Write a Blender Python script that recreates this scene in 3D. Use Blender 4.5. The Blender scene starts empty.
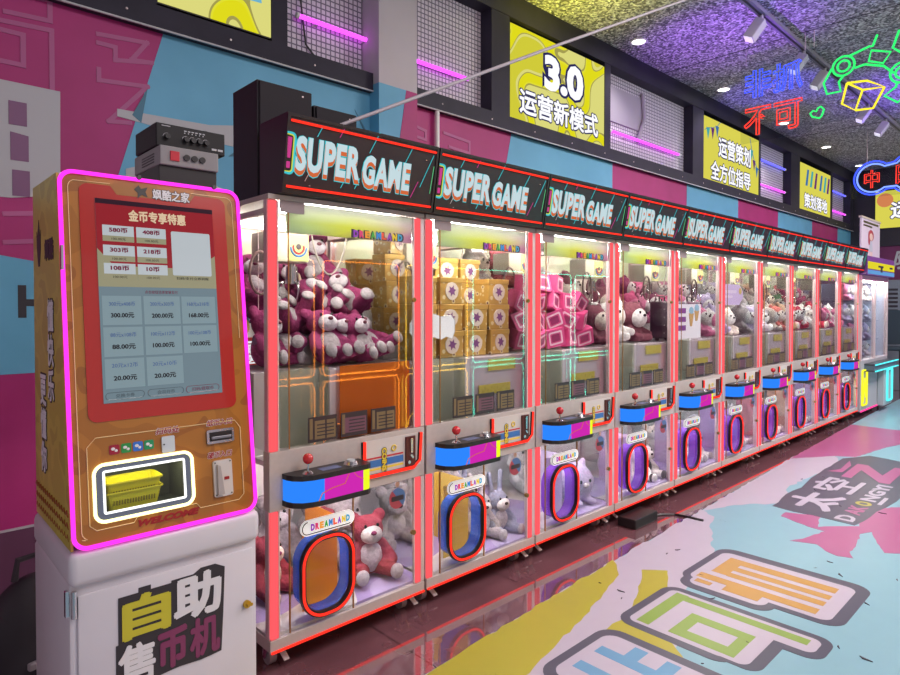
import bpy, bmesh, math, random
from mathutils import Matrix, Vector, Euler, noise
PI = math.pi
rnd = random.Random(7)
SC = bpy.context.scene
COL = SC.collection
V = Vector
TR = Matrix.Translation

# ------------------------------------------------------------------ materials
def lin(c):
    return tuple(((v/255)/12.92 if v/255 <= .04045 else ((v/255+.055)/1.055)**2.4) for v in c)
MATS = {}
def pm(name, rgb, rough=.5, metal=0., emit=0., ecol=None, alpha=1., spec=.5, coat=0., trans=0.):
    if name in MATS: return MATS[name]
    m = bpy.data.materials.new(name); m.use_nodes = True
    b = m.node_tree.nodes['Principled BSDF']
    b.inputs['Base Color'].default_value = (*lin(rgb), 1)
    b.inputs['Roughness'].default_value = rough
    b.inputs['Metallic'].default_value = metal
    b.inputs['Specular IOR Level'].default_value = spec
    b.inputs['Coat Weight'].default_value = coat
    if emit:
        b.inputs['Emission Color'].default_value = (*lin(ecol or rgb), 1)
        b.inputs['Emission Strength'].default_value = emit
    MATS[name] = m
    return m
def em(name, rgb, s):
    if name in MATS: return MATS[name]
    m = bpy.data.materials.new(name); m.use_nodes = True
    nt = m.node_tree; nt.nodes.clear()
    o = nt.nodes.new('ShaderNodeOutputMaterial'); e = nt.nodes.new('ShaderNodeEmission')
    e.inputs[0].default_value = (*lin(rgb), 1); e.inputs[1].default_value = s
    nt.links.new(e.outputs[0], o.inputs[0]); MATS[name] = m
    return m
def clear(name, rgb, refl=1., rough=.02, diffuse=0., drgb=(255,255,255)):
    """thin clear sheet: tinted transmission plus a Fresnel reflection on its outer faces"""
    if name in MATS: return MATS[name]
    m = bpy.data.materials.new(name); m.use_nodes = True
    nt = m.node_tree; nt.nodes.clear(); N = nt.nodes.new; L = nt.links.new
    o = N('ShaderNodeOutputMaterial'); t = N('ShaderNodeBsdfTransparent'); g = N('ShaderNodeBsdfGlossy')
    t.inputs[0].default_value = (*lin(rgb), 1); g.inputs['Roughness'].default_value = rough
    fr = N('ShaderNodeFresnel'); fr.inputs[0].default_value = 1.5
    ge = N('ShaderNodeNewGeometry'); inv = N('ShaderNodeMath'); inv.operation = 'SUBTRACT'; inv.inputs[0].default_value = 1
    L(ge.outputs['Backfacing'], inv.inputs[1])
    mu = N('ShaderNodeMath'); mu.operation = 'MULTIPLY'; L(fr.outputs[0], mu.inputs[0]); L(inv.outputs[0], mu.inputs[1])
    m2 = N('ShaderNodeMath'); m2.operation = 'MULTIPLY'; L(mu.outputs[0], m2.inputs[0]); m2.inputs[1].default_value = refl
    src = t.outputs[0]
    if diffuse:
        d = N('ShaderNodeBsdfDiffuse'); d.inputs[0].default_value = (*lin(drgb), 1)
        tl = N('ShaderNodeBsdfTranslucent'); tl.inputs[0].default_value = (*lin(drgb), 1)
        ad = N('ShaderNodeMixShader'); L(d.outputs[0], ad.inputs[1]); L(tl.outputs[0], ad.inputs[2])
        mx = N('ShaderNodeMixShader'); mx.inputs[0].default_value = diffuse
        L(t.outputs[0], mx.inputs[1]); L(ad.outputs[0], mx.inputs[2]); src = mx.outputs[0]
    ms = N('ShaderNodeMixShader'); L(m2.outputs[0], ms.inputs[0]); L(src, ms.inputs[1]); L(g.outputs[0], ms.inputs[2])
    L(ms.outputs[0], o.inputs[0]); MATS[name] = m
    return m
def bsdf(m): return m.node_tree.nodes['Principled BSDF']
def ramp(nt, stops, interp='LINEAR'):
    r = nt.nodes.new('ShaderNodeValToRGB'); r.color_ramp.interpolation = interp
    e = r.color_ramp.elements
    while len(e) < len(stops): e.new(.5)
    for k, (p, c) in enumerate(stops):
        e[k].position = p; e[k].color = (*lin(c), 1)
    return r
def noisy(name, stops, scale, rough=.5, detail=4, kind='noise', bump=0., metal=0., spec=.5, interp='LINEAR', coords='Object', stretch=(1,1,1), coat=0.):
    if name in MATS: return MATS[name]
    m = pm(name, (128,128,128), rough, metal, spec=spec, coat=coat); nt = m.node_tree; L = nt.links.new
    tc = nt.nodes.new('ShaderNodeTexCoord'); mp = nt.nodes.new('ShaderNodeMapping'); mp.inputs['Scale'].default_value = stretch
    L(tc.outputs[coords], mp.inputs[0])
    if kind == 'noise':
        t = nt.nodes.new('ShaderNodeTexNoise'); t.inputs['Scale'].default_value = scale; t.inputs['Detail'].default_value = detail; fac = t.outputs['Fac']
    else:
        t = nt.nodes.new('ShaderNodeTexVoronoi'); t.inputs['Scale'].default_value = scale
        fac = t.outputs['Distance']
        if kind == 'cells':
            s = nt.nodes.new('ShaderNodeSeparateColor'); L(t.outputs['Color'], s.inputs[0]); fac = s.outputs[0]
    L(mp.outputs[0], t.inputs['Vector'])
    r = ramp(nt, stops, interp); L(fac, r.inputs[0]); L(r.outputs[0], bsdf(m).inputs['Base Color'])
    if bump:
        b = nt.nodes.new('ShaderNodeBump'); b.inputs['Strength'].default_value = bump; b.inputs['Distance'].default_value = .01
        L(fac, b.inputs['Height']); L(b.outputs[0], bsdf(m).inputs['Normal'])
    return m

# ------------------------------------------------------------------ mesh builder
RF = Matrix.Rotation(PI/2, 4, 'X')                                        # text plane -> facing -Y
RX = Matrix(((0,0,-1,0),(-1,0,0,0),(0,1,0,0),(0,0,0,1)))                  # text plane -> facing -X, reading towards -Y
def rrect(x0, x1, y0, y1, r, n=6):
    p = []
    for cx, cy, a in ((x1-r,y1-r,0),(x0+r,y1-r,PI/2),(x0+r,y0+r,PI),(x1-r,y0+r,1.5*PI)):
        for k in range(n+1):
            t = a + PI/2*k/n; p.append((cx+r*math.cos(t), cy+r*math.sin(t)))
    return p
def jag(poly, amp, step, seed=0):
    out = []; r = random.Random(seed)
    for i, a in enumerate(poly):
        b = poly[(i+1) % len(poly)]; d = math.hypot(b[0]-a[0], b[1]-a[1]); n = max(1, int(d/step))
        for k in range(n):
            t = k/n; out.append((a[0]+(b[0]-a[0])*t+r.uniform(-amp,amp), a[1]+(b[1]-a[1])*t+r.uniform(-amp,amp)))
    return out
class G:
    def __init__(s): s.bm = bmesh.new(); s.mi = 0; s.n = 0
    def _mark(s, fs):
        for f in fs: f.material_index = s.mi
        return s
    def box(s, x0, x1, y0, y1, z0, z1, bev=0., seg=2, m=None):
        M = TR(((x0+x1)/2,(y0+y1)/2,(z0+z1)/2)) @ Matrix.Diagonal((abs(x1-x0),abs(y1-y0),abs(z1-z0),1))
        if m is not None: M = m @ M
        r = bmesh.ops.create_cube(s.bm, size=1, matrix=M); vs = r['verts']
        if bev:
            es = list({e for v in vs for e in v.link_edges})
            b = bmesh.ops.bevel(s.bm, geom=es, offset=bev, segments=seg, profile=.5, affect='EDGES'); fs = {f for v in b['verts'] for f in v.link_faces} | {f for v in vs if v.is_valid for f in v.link_faces}
        else: fs = {f for v in vs for f in v.link_faces}
        return s._mark(fs)
    def cyl(s, a, b, r, r2=None, seg=16):
        a, b = V(a), V(b); d = b-a; q = d.to_track_quat('Z','Y').to_matrix().to_4x4()
        M = TR((a+b)/2) @ q
        c = bmesh.ops.create_cone(s.bm, cap_ends=True, segments=seg, radius1=r, radius2=r if r2 is None else r2, depth=d.length, matrix=M)
        return s._mark({f for v in c['verts'] for f in v.link_faces})
    def ell(s, c, r, seg=16, rings=10, rot=None):
        M = TR(c) @ (rot.to_matrix().to_4x4() if rot else Matrix.Identity(4)) @ Matrix.Diagonal((*r,1))
        u = bmesh.ops.create_uvsphere(s.bm, u_segments=seg, v_segments=rings, radius=1, matrix=M)
        return s._mark({f for v in u['verts'] for f in v.link_faces})
    def cap(s, a, b, r1, r2=None, n=5):
        r2 = r1 if r2 is None else r2; a, b = V(a), V(b)
        for k in range(n+1):
            t = k/n; rr = r1+(r2-r1)*t; s.ell(a.lerp(b,t), (rr,rr,rr), 12, 8)
        return s
    def tube(s, pts, r, closed=False, seg=6):
        P = [V(p) for p in pts]; n = len(P); rings = []; up = None
        for i in range(n):
            if closed: t = (P[(i+1)%n]-P[i-1])
            else: t = P[min(i+1,n-1)]-P[max(i-1,0)]
            t = t.normalized() if t.length > 1e-9 else V((0,0,1))
            if up is None:
                up = t.orthogonal().normalized()
            up = (up - t*up.dot(t)); up = up.normalized() if up.length > 1e-6 else t.orthogonal().normalized()
            w = t.cross(up)
            rings.append([s.bm.verts.new(P[i]+(up*math.cos(2*PI*k/seg)+w*math.sin(2*PI*k/seg))*r) for k in range(seg)])
        fs = []
        for i in range(n if closed else n-1):
            A, B = rings[i], rings[(i+1)%n]; sh = 0
            if closed and i == n-1:
                sh = min(range(seg), key=lambda q: sum((A[k].co-B[(k+q)%seg].co).length for k in range(seg)))
            for k in range(seg):
                fs.append(s.bm.faces.new((A[k],A[(k+1)%seg],B[(k+1+sh)%seg],B[(k+sh)%seg])))
        if not closed:
            fs.append(s.bm.faces.new(rings[0][::-1])); fs.append(s.bm.faces.new(rings[-1]))
        return s._mark(fs)
    def prism(s, poly, d0, d1, axis='y'):
        """polygon (two coordinates) extruded along the third axis"""
        if abs(d1-d0) < .012:                                            # overlapping thin layers never share a plane
            e = s.n*.00006; s.n += 1
            if axis == 'z': d0, d1 = min(d0,d1), max(d0,d1)+e
            else: d0, d1 = min(d0,d1)-e, max(d0,d1)
        def p(a, b, d): return {'y':(a,d,b),'z':(a,b,d),'x':(d,a,b)}[axis]
        A = [s.bm.verts.new(p(a,b,d0)) for a,b in poly]; B = [s.bm.verts.new(p(a,b,d1)) for a,b in poly]
        n = len(poly); fs = [s.bm.faces.new(A), s.bm.faces.new(B[::-1])]
        for i in range(n): fs.append(s.bm.faces.new((A[i],B[i],B[(i+1)%n],A[(i+1)%n])))
        bmesh.ops.recalc_face_normals(s.bm, faces=fs)
        return s._mark(fs)
    def ring(s, outer, inner, d0, d1, axis='y'):
        """frame between two outlines of equal point count"""
        def p(a, b, d): return {'y':(a,d,b),'z':(a,b,d),'x':(d,a,b)}[axis]
        n = len(outer); L = [[s.bm.verts.new(p(a,b,d)) for a,b in q] for q,d in ((outer,d0),(outer,d1),(inner,d1),(inner,d0))]
        fs = []
        for j in range(4):
            A, B = L[j], L[(j+1)%4]
            for i in range(n): fs.append(s.bm.faces.new((A[i],B[i],B[(i+1)%n],A[(i+1)%n])))
        bmesh.ops.recalc_face_normals(s.bm, faces=fs)
        return s._mark(fs)
    def mesh(s, me, M=None):
        b2 = bmesh.new(); b2.from_mesh(me)
        if M is not None: b2.transform(M)
        for f in b2.faces: f.material_index = s.mi
        t = bpy.data.meshes.new('tmp'); b2.to_mesh(t); b2.free(); s.bm.from_mesh(t); bpy.data.meshes.remove(t)
        return s
    def build(s, name, mats, parent=None, mtx=None, smooth=False, kind=None):
        me = bpy.data.meshes.new(name); s.bm.to_mesh(me); s.bm.free()
        for m in (mats if isinstance(mats,(list,tuple)) else [mats]): me.materials.append(m)
        if smooth:
            for p in me.polygons: p.use_smooth = True
            if smooth == 'auto':
                me.set_sharp_from_angle(angle=math.radians(35))
        return link(name, me, parent, mtx, kind)
def link(name, me, parent=None, mtx=None, kind=None):
    o = bpy.data.objects.new(name, me); COL.objects.link(o)
    if parent is not None: o.parent = parent
    if mtx is not None: o.matrix_basis = mtx
    if kind: o['kind'] = kind
    return o
def tag(o, label, cat, group=None, kind=None):
    o['label'] = label; o['category'] = cat
    if group: o['group'] = group
    if kind: o['kind'] = kind
    return o
def thing(name, label, cat, loc=(0,0,0), rz=0., group=None, mtx=None):
    o = bpy.data.objects.new(name, None); COL.objects.link(o); o.empty_display_size = .1
    if mtx is not None: o.matrix_basis = mtx
    else: o.location = loc; o.rotation_euler = (0,0,rz)
    return tag(o, label, cat, group)
def copy_tree(o, parent=None):
    c = o.copy(); COL.objects.link(c)
    if parent is not None: c.parent = parent
    for ch in list(o.children): copy_tree(ch, c)
    return c
def recolor(root, name, mat):
    for ch in root.children_recursive:
        if ch.name.split('.')[0] == name:
            ch.material_slots[0].link = 'OBJECT'; ch.material_slots[0].material = mat

TXT = {}
def _raw(s, off, depth, spacing, shear):
    c = bpy.data.curves.new('t','FONT'); c.body = s; c.size = 1; c.offset = off; c.extrude = depth; c.space_character = spacing; c.shear = shear
    c.space_line = .95; c.resolution_u = 3
    o = bpy.data.objects.new('t', c); COL.objects.link(o)
    me = bpy.data.meshes.new_from_object(o.evaluated_get(bpy.context.evaluated_depsgraph_get()))
    bpy.data.objects.remove(o); bpy.data.curves.remove(c)
    return me
def text(s, w, h, weight=.02, outline=0., depth=.002, spacing=1., shear=0., M=None, single=False):
    """lettering as a mesh fitted to w x h about its centre (an outline grows past that)"""
    cjk = not single and any(ord(ch) > 0x2e80 for ch in s); spread_ = 0.
    if cjk: spread_ = weight+outline; full = outline; weight, outline = 0., 0.
    a = _raw(s, weight, .5, spacing, shear)
    xs = [v.co.x for v in a.vertices]; ys = [v.co.y for v in a.vertices]
    cx, cy = (min(xs)+max(xs))/2, (min(ys)+max(ys))/2; sx, sy = w/(max(xs)-min(xs)), h/(max(ys)-min(ys))
    if outline:
        bpy.data.meshes.remove(a); a = _raw(s, weight+outline, .5, spacing, shear)
    if cjk and spread_ > .004:                                           # heavier strokes: the glyph drawn several times, slightly apart
        b = bmesh.new(); n = 8 if full else 6; k = 0
        for ring_ in ((1.,.5) if spread_ > .05 else (1.,)):
            for q in range(n):
                t = a.copy(); t.transform(TR((spread_*ring_*math.cos(2*PI*q/n+.3), spread_*ring_*math.sin(2*PI*q/n+.3), k*.035))); k += 1
                b.from_mesh(t); bpy.data.meshes.remove(t)
        t = a.copy(); t.transform(TR((0,0,k*.035))); b.from_mesh(t); bpy.data.meshes.remove(t); b.to_mesh(a); b.free()
        sx, sy = w/(max(xs)-min(xs)+2*(spread_-full)), h/(max(ys)-min(ys)+2*(spread_-full))
    a.transform(Matrix.Diagonal((sx,sy,depth,1)) @ TR((-cx,-cy,0)))
    if M is not None: a.transform(M)
    return a
def outlines(me):
    """closed loops round a flat lettering mesh"""
    b = bmesh.new(); b.from_mesh(me); bmesh.ops.remove_doubles(b, verts=b.verts, dist=1e-5)
    E = {e for e in b.edges if len(e.link_faces) == 1}; loops = []
    while E:
        e = E.pop(); v0, v = e.verts; L = [v0.co.copy()]
        while v != v0:
            L.append(v.co.copy()); nx = next((f for f in v.link_edges if f in E), None)
            if nx is None: break
            E.discard(nx); v = nx.other_vert(v)
        if len(L) > 3: loops.append(L)
    b.free(); return loops
def words(name, s, w, h, mat, parent=None, mtx=None, **k):
    me = text(s, w, h, **k); me.materials.append(mat)
    return link(name, me, parent, mtx)

# ------------------------------------------------------------------ camera
cam = bpy.data.cameras.new('camera'); co = bpy.data.objects.new('camera', cam); COL.objects.link(co); SC.camera = co
co.location = (0,0,1.41); co.rotation_euler = (math.radians(90-1.045), 0, math.radians(46.766-90))
cam.lens = 619.8/900*36; cam.sensor_width = 36; cam.shift_y = (317.43-337.5)/900; cam.clip_start = .05

# ------------------------------------------------------------------ palette
beige = noisy('cabinet_metal', [(0,(178,166,164)),(1,(196,184,181))], 40, .35)
ivory = pm('ivory_plastic', (205,196,178), .4)
black = pm('black_plastic', (30,26,30), .4)
dark = pm('dark_paint', (44,40,50), .5)
chrome = pm('chrome', (200,195,200), .15, 1.)
silver = pm('silver_profile', (226,206,210), .35, .4)
white = pm('white_plastic', (235,232,232), .35)
ledpink = em('led_coral', (248,90,97), 1.05)
ledred = em('led_red', (255,50,36), 1.3)
glass = clear('cabinet_glass', (246,247,247), 1.0, .0)
lampw = em('lamp_white', (255,252,240), 85)
lampb = em('added_bay_lamp', (255,244,242), 75)
gold_trim = pm('gold_trim', (170,120,70), .3, .7)

# ------------------------------------------------------------------ the room
YW, ZC, XE = 3.2, 3.8, 12.9
floor_m = noisy('glossy_floor', [(.3,(112,74,82)),(.7,(130,88,96))], 5, .05, spec=1., coat=1.)
bsdf(floor_m).inputs['Coat IOR'].default_value = 2.; bsdf(floor_m).inputs['Coat Roughness'].default_value = .04
nt = floor_m.node_tree
bk = nt.nodes.new('ShaderNodeTexBrick'); bk.offset = 0; bk.inputs['Scale'].default_value = 1; bk.inputs['Brick Width'].default_value = .8; bk.inputs['Row Height'].default_value = .8
bk.inputs['Mortar Size'].default_value = .004
tc = nt.nodes.new('ShaderNodeTexCoord'); nt.links.new(tc.outputs['Object'], bk.inputs[0])
mx = nt.nodes.new('ShaderNodeMixRGB'); mx.blend_type = 'MULTIPLY'; mx.inputs[0].default_value = 1
bk.inputs['Color1'].default_value = bk.inputs['Color2'].default_value = (1,1,1,1); bk.inputs['Mortar'].default_value = (.35,.35,.35,1)
src = bsdf(floor_m).inputs['Base Color'].links[0].from_socket
nt.links.new(src, mx.inputs[1]); nt.links.new(bk.outputs[0], mx.inputs[2]); nt.links.new(mx.outputs[0], bsdf(floor_m).inputs['Base Color'])
G().box(-3,14,-5,3.5,-.1,0).build('floor', floor_m, kind='structure')

ceil_m = noisy('crinkled_ceiling', [(0,(70,66,76)),(.40,(140,134,144)),(.75,(214,208,216)),(1,(255,253,255))], 58, .38, kind='cells', spec=.6)
nt = ceil_m.node_tree
vn = nt.nodes.new('ShaderNodeTexVoronoi'); vn.inputs['Scale'].default_value = 58
bu = nt.nodes.new('ShaderNodeBump'); bu.inputs['Strength'].default_value = .9; bu.inputs['Distance'].default_value = .02
tc = nt.nodes.new('ShaderNodeTexCoord'); nt.links.new(tc.outputs['Object'], vn.inputs['Vector']); nt.links.new(vn.outputs['Distance'], bu.inputs['Height']); nt.links.new(bu.outputs[0], bsdf(ceil_m).inputs['Normal'])
ce = G().box(-3,14,-5,3.5,ZC,ZC+.1).build('ceiling', ceil_m, kind='structure')
G().box(5.98,5.99,-5,3.16,ZC-.003,ZC).box(9.6,9.61,-5,3.16,ZC-.003,ZC).build('joint', dark, ce)

pink = noisy('mural_pink', [(.3,(164,32,108)),(.7,(178,40,120))], 3, .55)
blue = noisy('mural_blue', [(.3,(94,164,200)),(.7,(106,178,214))], 3, .55)
purple = pm('mural_plum', (96,52,82), .55)
palepink = pm('mural_pale_pink', (176,88,140), .55)
mwhite = pm('mural_white', (186,184,190), .55)
teal = pm('mural_teal', (70,120,145), .55)
wb = G(); wb.box(-3,XE+.2,YW,YW+.3,0,2.8).build('wall_back', pink, kind='structure')
wall = bpy.data.objects['wall_back']
def flat(name, polys, mat, y=YW, t=.002, parent=None, k=0):
    g = G()
    for p in polys: g.prism(p, y-t, y)
    return g.build(name, mat, parent or wall)
flat('mural_blue', [[(1.075,2.745),(.82,1.86),(.62,1.2),(2.44,1.2),(2.44,2.745)],
    [(3.66,2.745),(3.60,2.5),(3.45,1.2),(5.09,1.2),(5.09,2.745)], [(6.58,2.745),(6.58,1.2),(7.955,1.2),(7.955,2.745)],
    [(9.32,2.745),(9.32,1.2),(10.77,1.2),(10.77,2.745)], [(12.1,2.745),(12.1,1.2),(XE,1.2),(XE,2.745)],
    [(.2,1.66),(.56,1.60),(.56,1.12),(.2,1.12)]], blue, t=.002)
flat('mural_plum', [[(-3,.45),(3,.45),(3,0),(-3,0)]], purple, t=.003)
flat('mural_white', [[(-1,2.37),(.635,2.36),(.631,1.9),(.45,1.87),(-1,1.85)], [(.865,2.335),(1.3,2.345),(1.44,2.37),(1.52,2.28),(2.0,2.27),(2.0,2.22),(1.2,2.27),(.865,2.30)],
    [(.9,2.06),(1.05,2.12),(1.05,2.03),(.9,2.0)], [(1.75,2.16),(2.1,2.15),(2.1,2.10),(1.75,2.10)], [(-3,.46),(3,.46),(3,.45),(-3,.45)]], mwhite, t=.004)
flat('mural_window', [[(.445,2.28),(.51,2.28),(.51,2.18),(.445,2.18)], [(.45,2.15),(.515,2.14),(.515,2.03),(.45,2.03)], [(.455,1.99),(.518,1.99),(.518,1.88),(.455,1.88)]], pm('mural_window', (132,88,126), .55), t=.006)
flat('mural_shade', [[(1.0,2.46),(.93,2.32),(.97,2.29)], [(1.62,2.40),(1.40,2.20),(1.5,2.22)], [(2.44,2.3),(2.2,2.62),(2.3,2.45)]], teal, t=.005)
def strip(g, path, w, y=YW, t=.0025):
    for (a, b), (c, d) in zip(path, path[1:]):
        dx, dz = c-a, d-b; l = math.hypot(dx,dz) or 1; nx, nz = -dz/l*w/2, dx/l*w/2; ex, ez = dx/l*w/2, dz/l*w/2
        g.prism([(a+nx-ex,b+nz-ez),(c+nx+ex,d+nz+ez),(c-nx+ex,d-nz+ez),(a-nx-ex,b-nz-ez)], y-t, y)
    return g
def strips(name, paths, w, mat, t=.0025):
    g = G()
    for p in paths:
        strip(g, p, w, t=t)
    return g.build(name, mat, wall)
flat('mural_letter', [[(.47,1.50),(.50,1.50),(.50,1.36),(.47,1.36)],[(.50,1.44),(.56,1.44),(.56,1.41),(.50,1.41)]], dark, t=.004)
strips('mural_outline', [[(.79,2.66),(1.0,2.68),(.93,2.58),(1.02,2.59),(.86,2.56),(.86,2.62),(.79,2.62)], [(.79,2.5),(.79,2.45),(1.0,2.47),(.83,2.27),(.92,2.28)],
    [(.30,2.72),(.60,2.75),(.60,2.66),(.44,2.65)], [(.30,2.60),(.605,2.62),(.605,2.36)], [(.42,2.57),(.5,2.57),(.5,2.44),(.42,2.44)], [(.43,1.8),(.6,1.82),(.6,1.7),(.43,1.68)],
    [(2.66,2.62),(2.78,2.60),(2.78,2.54),(2.66,2.55)], [(2.66,2.44),(2.8,2.42),(2.66,2.28),(2.8,2.26)], [(2.95,2.62),(3.2,2.6),(3.2,2.52),(3.0,2.53)], [(2.95,2.42),(3.2,2.4)]], .02, palepink)
G().cyl((2.86,3.17,.3),(2.86,3.17,2.745),.016).build('trim_1', white, kind='structure').name = 'trim_1'
G().box(XE,XE+.2,-5,YW,0,ZC).build('wall_right', noisy('plum_wall', [(.3,(104,40,82)),(.7,(118,48,92))], 3, .6), kind='structure')
wr = bpy.data.objects['wall_right']
G().box(XE-.03,XE,-5,YW,2.45,ZC).build('top_band', dark, wr)
words('lettering', '阻育', .62, .34, mwhite, wr, TR((XE-.01,2.27,2.2)) @ RX, weight=.03, shear=.25)
# column
cg = G(); cg.box(2.314,2.62,3.1,3.3,2.79,ZC); cg.mi = 1; cg.box(2.314,2.62,3.1,3.3,0,2.79); cg.mi = 2
cg.prism([(2.53,2.79),(2.621,2.79),(2.621,1.5),(2.31,1.5)], 3.098, 3.1).box(2.62,2.622,3.1,3.2,1.5,2.79)
colm = cg.build('column', [noisy('column_paint', [(.3,(188,180,188)),(.7,(198,190,197))], 3, .6), blue, pink], kind='structure')

# dark window band
wm = noisy('dark_frame', [(.3,(44,41,55)),(.7,(52,48,64))], 6, .55, spec=.25)
mull = [(-3,-.3),(.9,1.035),(1.635,1.73),(3.40,3.60),(4.905,5.0),(6.65,6.91),(8.52,8.59),(9.72,10.09),(11.56,11.67),(12.7,XE)]
g = G().box(-3,XE,3.16,3.45,2.745,2.86).box(-3,XE,3.16,3.45,3.62,ZC)
for a, b in mull: g.box(a,b,3.165,3.45,2.86,3.62)
g.box(-3,XE,3.42,3.45,2.86,3.62)
tr = g.build('trim_2', wm, kind='structure')
g = G()
for k in range(24): g.ell((.9+k*.5,3.158,2.80),(.006,.003,.006),8,6)
g.build('bolt', silver, tr)
G().box(-3,2.31,3.15,3.16,2.742,2.75).box(2.63,XE,3.15,3.16,2.742,2.75).build('edge_strip', mwhite, tr)
# wire mesh windows
grid = pm('wire_mesh_panel', (200,190,205), .6); nt = grid.node_tree
bk = nt.nodes.new('ShaderNodeTexBrick'); bk.offset = 0; bk.inputs['Scale'].default_value = 1
bk.inputs['Brick Width'].default_value = .033; bk.inputs['Row Height'].default_value = .033; bk.inputs['Mortar Size'].default_value = .0042; bk.inputs['Mortar Smooth'].default_value = 0
bk.inputs['Color1'].default_value = (*lin((222,214,228)),1); bk.inputs['Color2'].default_value = (*lin((216,208,222)),1); bk.inputs['Mortar'].default_value = (*lin((116,108,130)),1)
tc = nt.nodes.new('ShaderNodeTexCoord'); sp = nt.nodes.new('ShaderNodeSeparateXYZ'); cb = nt.nodes.new('ShaderNodeCombineXYZ')
nt.links.new(tc.outputs['Object'], sp.inputs[0]); nt.links.new(sp.outputs[0], cb.inputs[0]); nt.links.new(sp.outputs[2], cb.inputs[1]); nt.links.new(cb.outputs[0], bk.inputs[0]); nt.links.new(bk.outputs[0], bsdf(grid).inputs['Base Color'])
magenta = em('neon_magenta', (238,70,255), 2.4); violet = em('neon_blue', (90,90,255), 2.2)
ordn = ['first','second','third','fourth','fifth','sixth','seventh','eighth','ninth','tenth','eleventh','twelfth','thirteenth','fourteenth','fifteenth','sixteenth']
wins = [(1.73,2.31),(2.63,3.40),(5.0,6.65),(8.59,9.72),(11.67,12.7)]
def neon_tube(x0, z0, x1, z1, mat, label):
    t = thing('neon_tube', label, 'neon tube', (x0,3.235,z0), 0, 'neon tubes in the wire mesh windows')
    d = V((x1-x0,0,z1-z0)); G().tube([(0,0,0), d], .013, seg=8).build('tube', mat, t)
    G().cyl(d*-.03, (0,0,0), .017).build('end_cap', white, t); G().cyl(d, d*1.03, .017).build('end_cap', white, t)
    G().box(d.x*.2,d.x*.2+.02,0,.04,d.z*.2-.01,d.z*.2+.01).build('bracket', white, t); G().box(d.x*.8,d.x*.8+.02,0,.04,d.z*.8-.01,d.z*.8+.01).build('bracket', white, t)
for i, (a, b) in enumerate(wins):
    w = G().box(a,b,3.275,3.29,2.86,3.62).build('window_%d' % (i+1), grid, kind='structure')
    if i == 2: G().box(5.05,5.75,3.262,3.275,3.17,3.5).tube([(5.72,3.25,3.55),(5.74,3.24,3.3),(5.66,3.24,3.14),(5.64,3.25,3.05)], .02).build('repair_board', pm('board', (176,166,186), .6), w)
    if i == 0: G().tube([(2.0,3.26,3.62),(2.02,3.25,3.3),(1.86,3.25,3.2),(1.9,3.26,2.95),(2.0,3.27,2.87)], .006).build('wire', dark, w)
neon_tube(1.84,3.09,2.42,3.09,magenta,'magenta neon tube in the mesh window above the black speakers')
neon_tube(2.55,3.07,3.22,3.07,magenta,'magenta neon tube in the mesh window just past the white column')
neon_tube(5.12,3.06,6.45,3.06,magenta,'magenta neon tube between the two yellow slogan light boxes')
neon_tube(8.63,3.38,9.66,3.38,violet,'upper blue neon tube beyond the second yellow light box')
neon_tube(8.63,3.05,9.66,3.05,magenta,'lower pink neon tube beyond the second yellow light box')
neon_tube(11.73,3.36,12.65,3.36,violet,'upper blue neon tube in the mesh window nearest the end wall')
neon_tube(11.73,3.03,12.65,3.03,magenta,'lower pink neon tube in the mesh window nearest the end wall')

# yellow light boxes
def sign_mat():
    m = em('yellow_lightbox', (226,222,110), .88); nt = m.node_tree
    n = nt.nodes.new('ShaderNodeTexNoise'); n.inputs['Scale'].default_value = 2.6; n.inputs['Detail'].default_value = 0
    tc = nt.nodes.new('ShaderNodeTexCoord'); nt.links.new(tc.outputs['Object'], n.inputs['Vector'])
    r = ramp(nt, [(0,(214,208,60)),(.40,(226,222,128)),(.43,(168,160,84)),(.445,(230,224,30)),(.53,(232,228,52)),(.545,(168,160,84)),(.56,(226,222,128)),(.8,(214,208,116))], 'CONSTANT')
    nt.links.new(n.outputs['Fac'], r.inputs[0]); nt.links.new(r.outputs[0], nt.nodes['Emission'].inputs[0])
    return m
ymat = sign_mat(); swhite = em('sign_white', (250,250,255), 1.0); snavy = em('sign_navy', (60,58,120), .5)
yplain = em('yellow_plain', (224,216,86), .88)
def lightbox(x0, x1, z0, z1, label, face=ymat):
    t = thing('light_box_sign', label, 'sign', ((x0+x1)/2,3.17,(z0+z1)/2), 0, 'yellow light boxes along the window band')
    w, h = (x1-x0)/2, (z1-z0)/2
    G().box(-w,w,0,.2,-h,h).build('housing', dark, t)
    G().box(-w+.006,w-.006,-.006,-.0005,-h+.006,h-.006).build('face_panel', face, t)
    return t
def slogan(t, s, w, h, x, z, wt=.025):
    words('lettering_outline', s, w, h, snavy, t, TR((x,-.008,z)) @ RF, weight=wt, outline=.055, depth=.001)
    words('lettering', s, w, h, swhite, t, TR((x,-.010,z)) @ RF, weight=wt, depth=.001)
t = lightbox(1.035,1.635,2.875,3.62,'partly cut off yellow light box above the coin kiosk')
G().prism([(-.1,.1),(.2,.16),(.24,-.2),(-.05,-.22)],-.009,-.007).build('blue_card', em('sign_blue', (120,190,220), .8), t)
G().cyl((.1,-.010,0),(.1,-.008,0),.12,seg=24).build('white_disc', swhite, t)
t = lightbox(3.605,4.90,2.85,3.585,'largest yellow light box, headed 3.0 in white numerals')
slogan(t, '3.0', .54, .29, .04, .10, .05); slogan(t, '运营新模式', 1.08, .20, .0, -.20)
flags = [em('flag_blue', (70,130,190), .7), em('flag_teal', (80,190,190), .7), em('flag_plum', (120,60,130), .7)]
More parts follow.
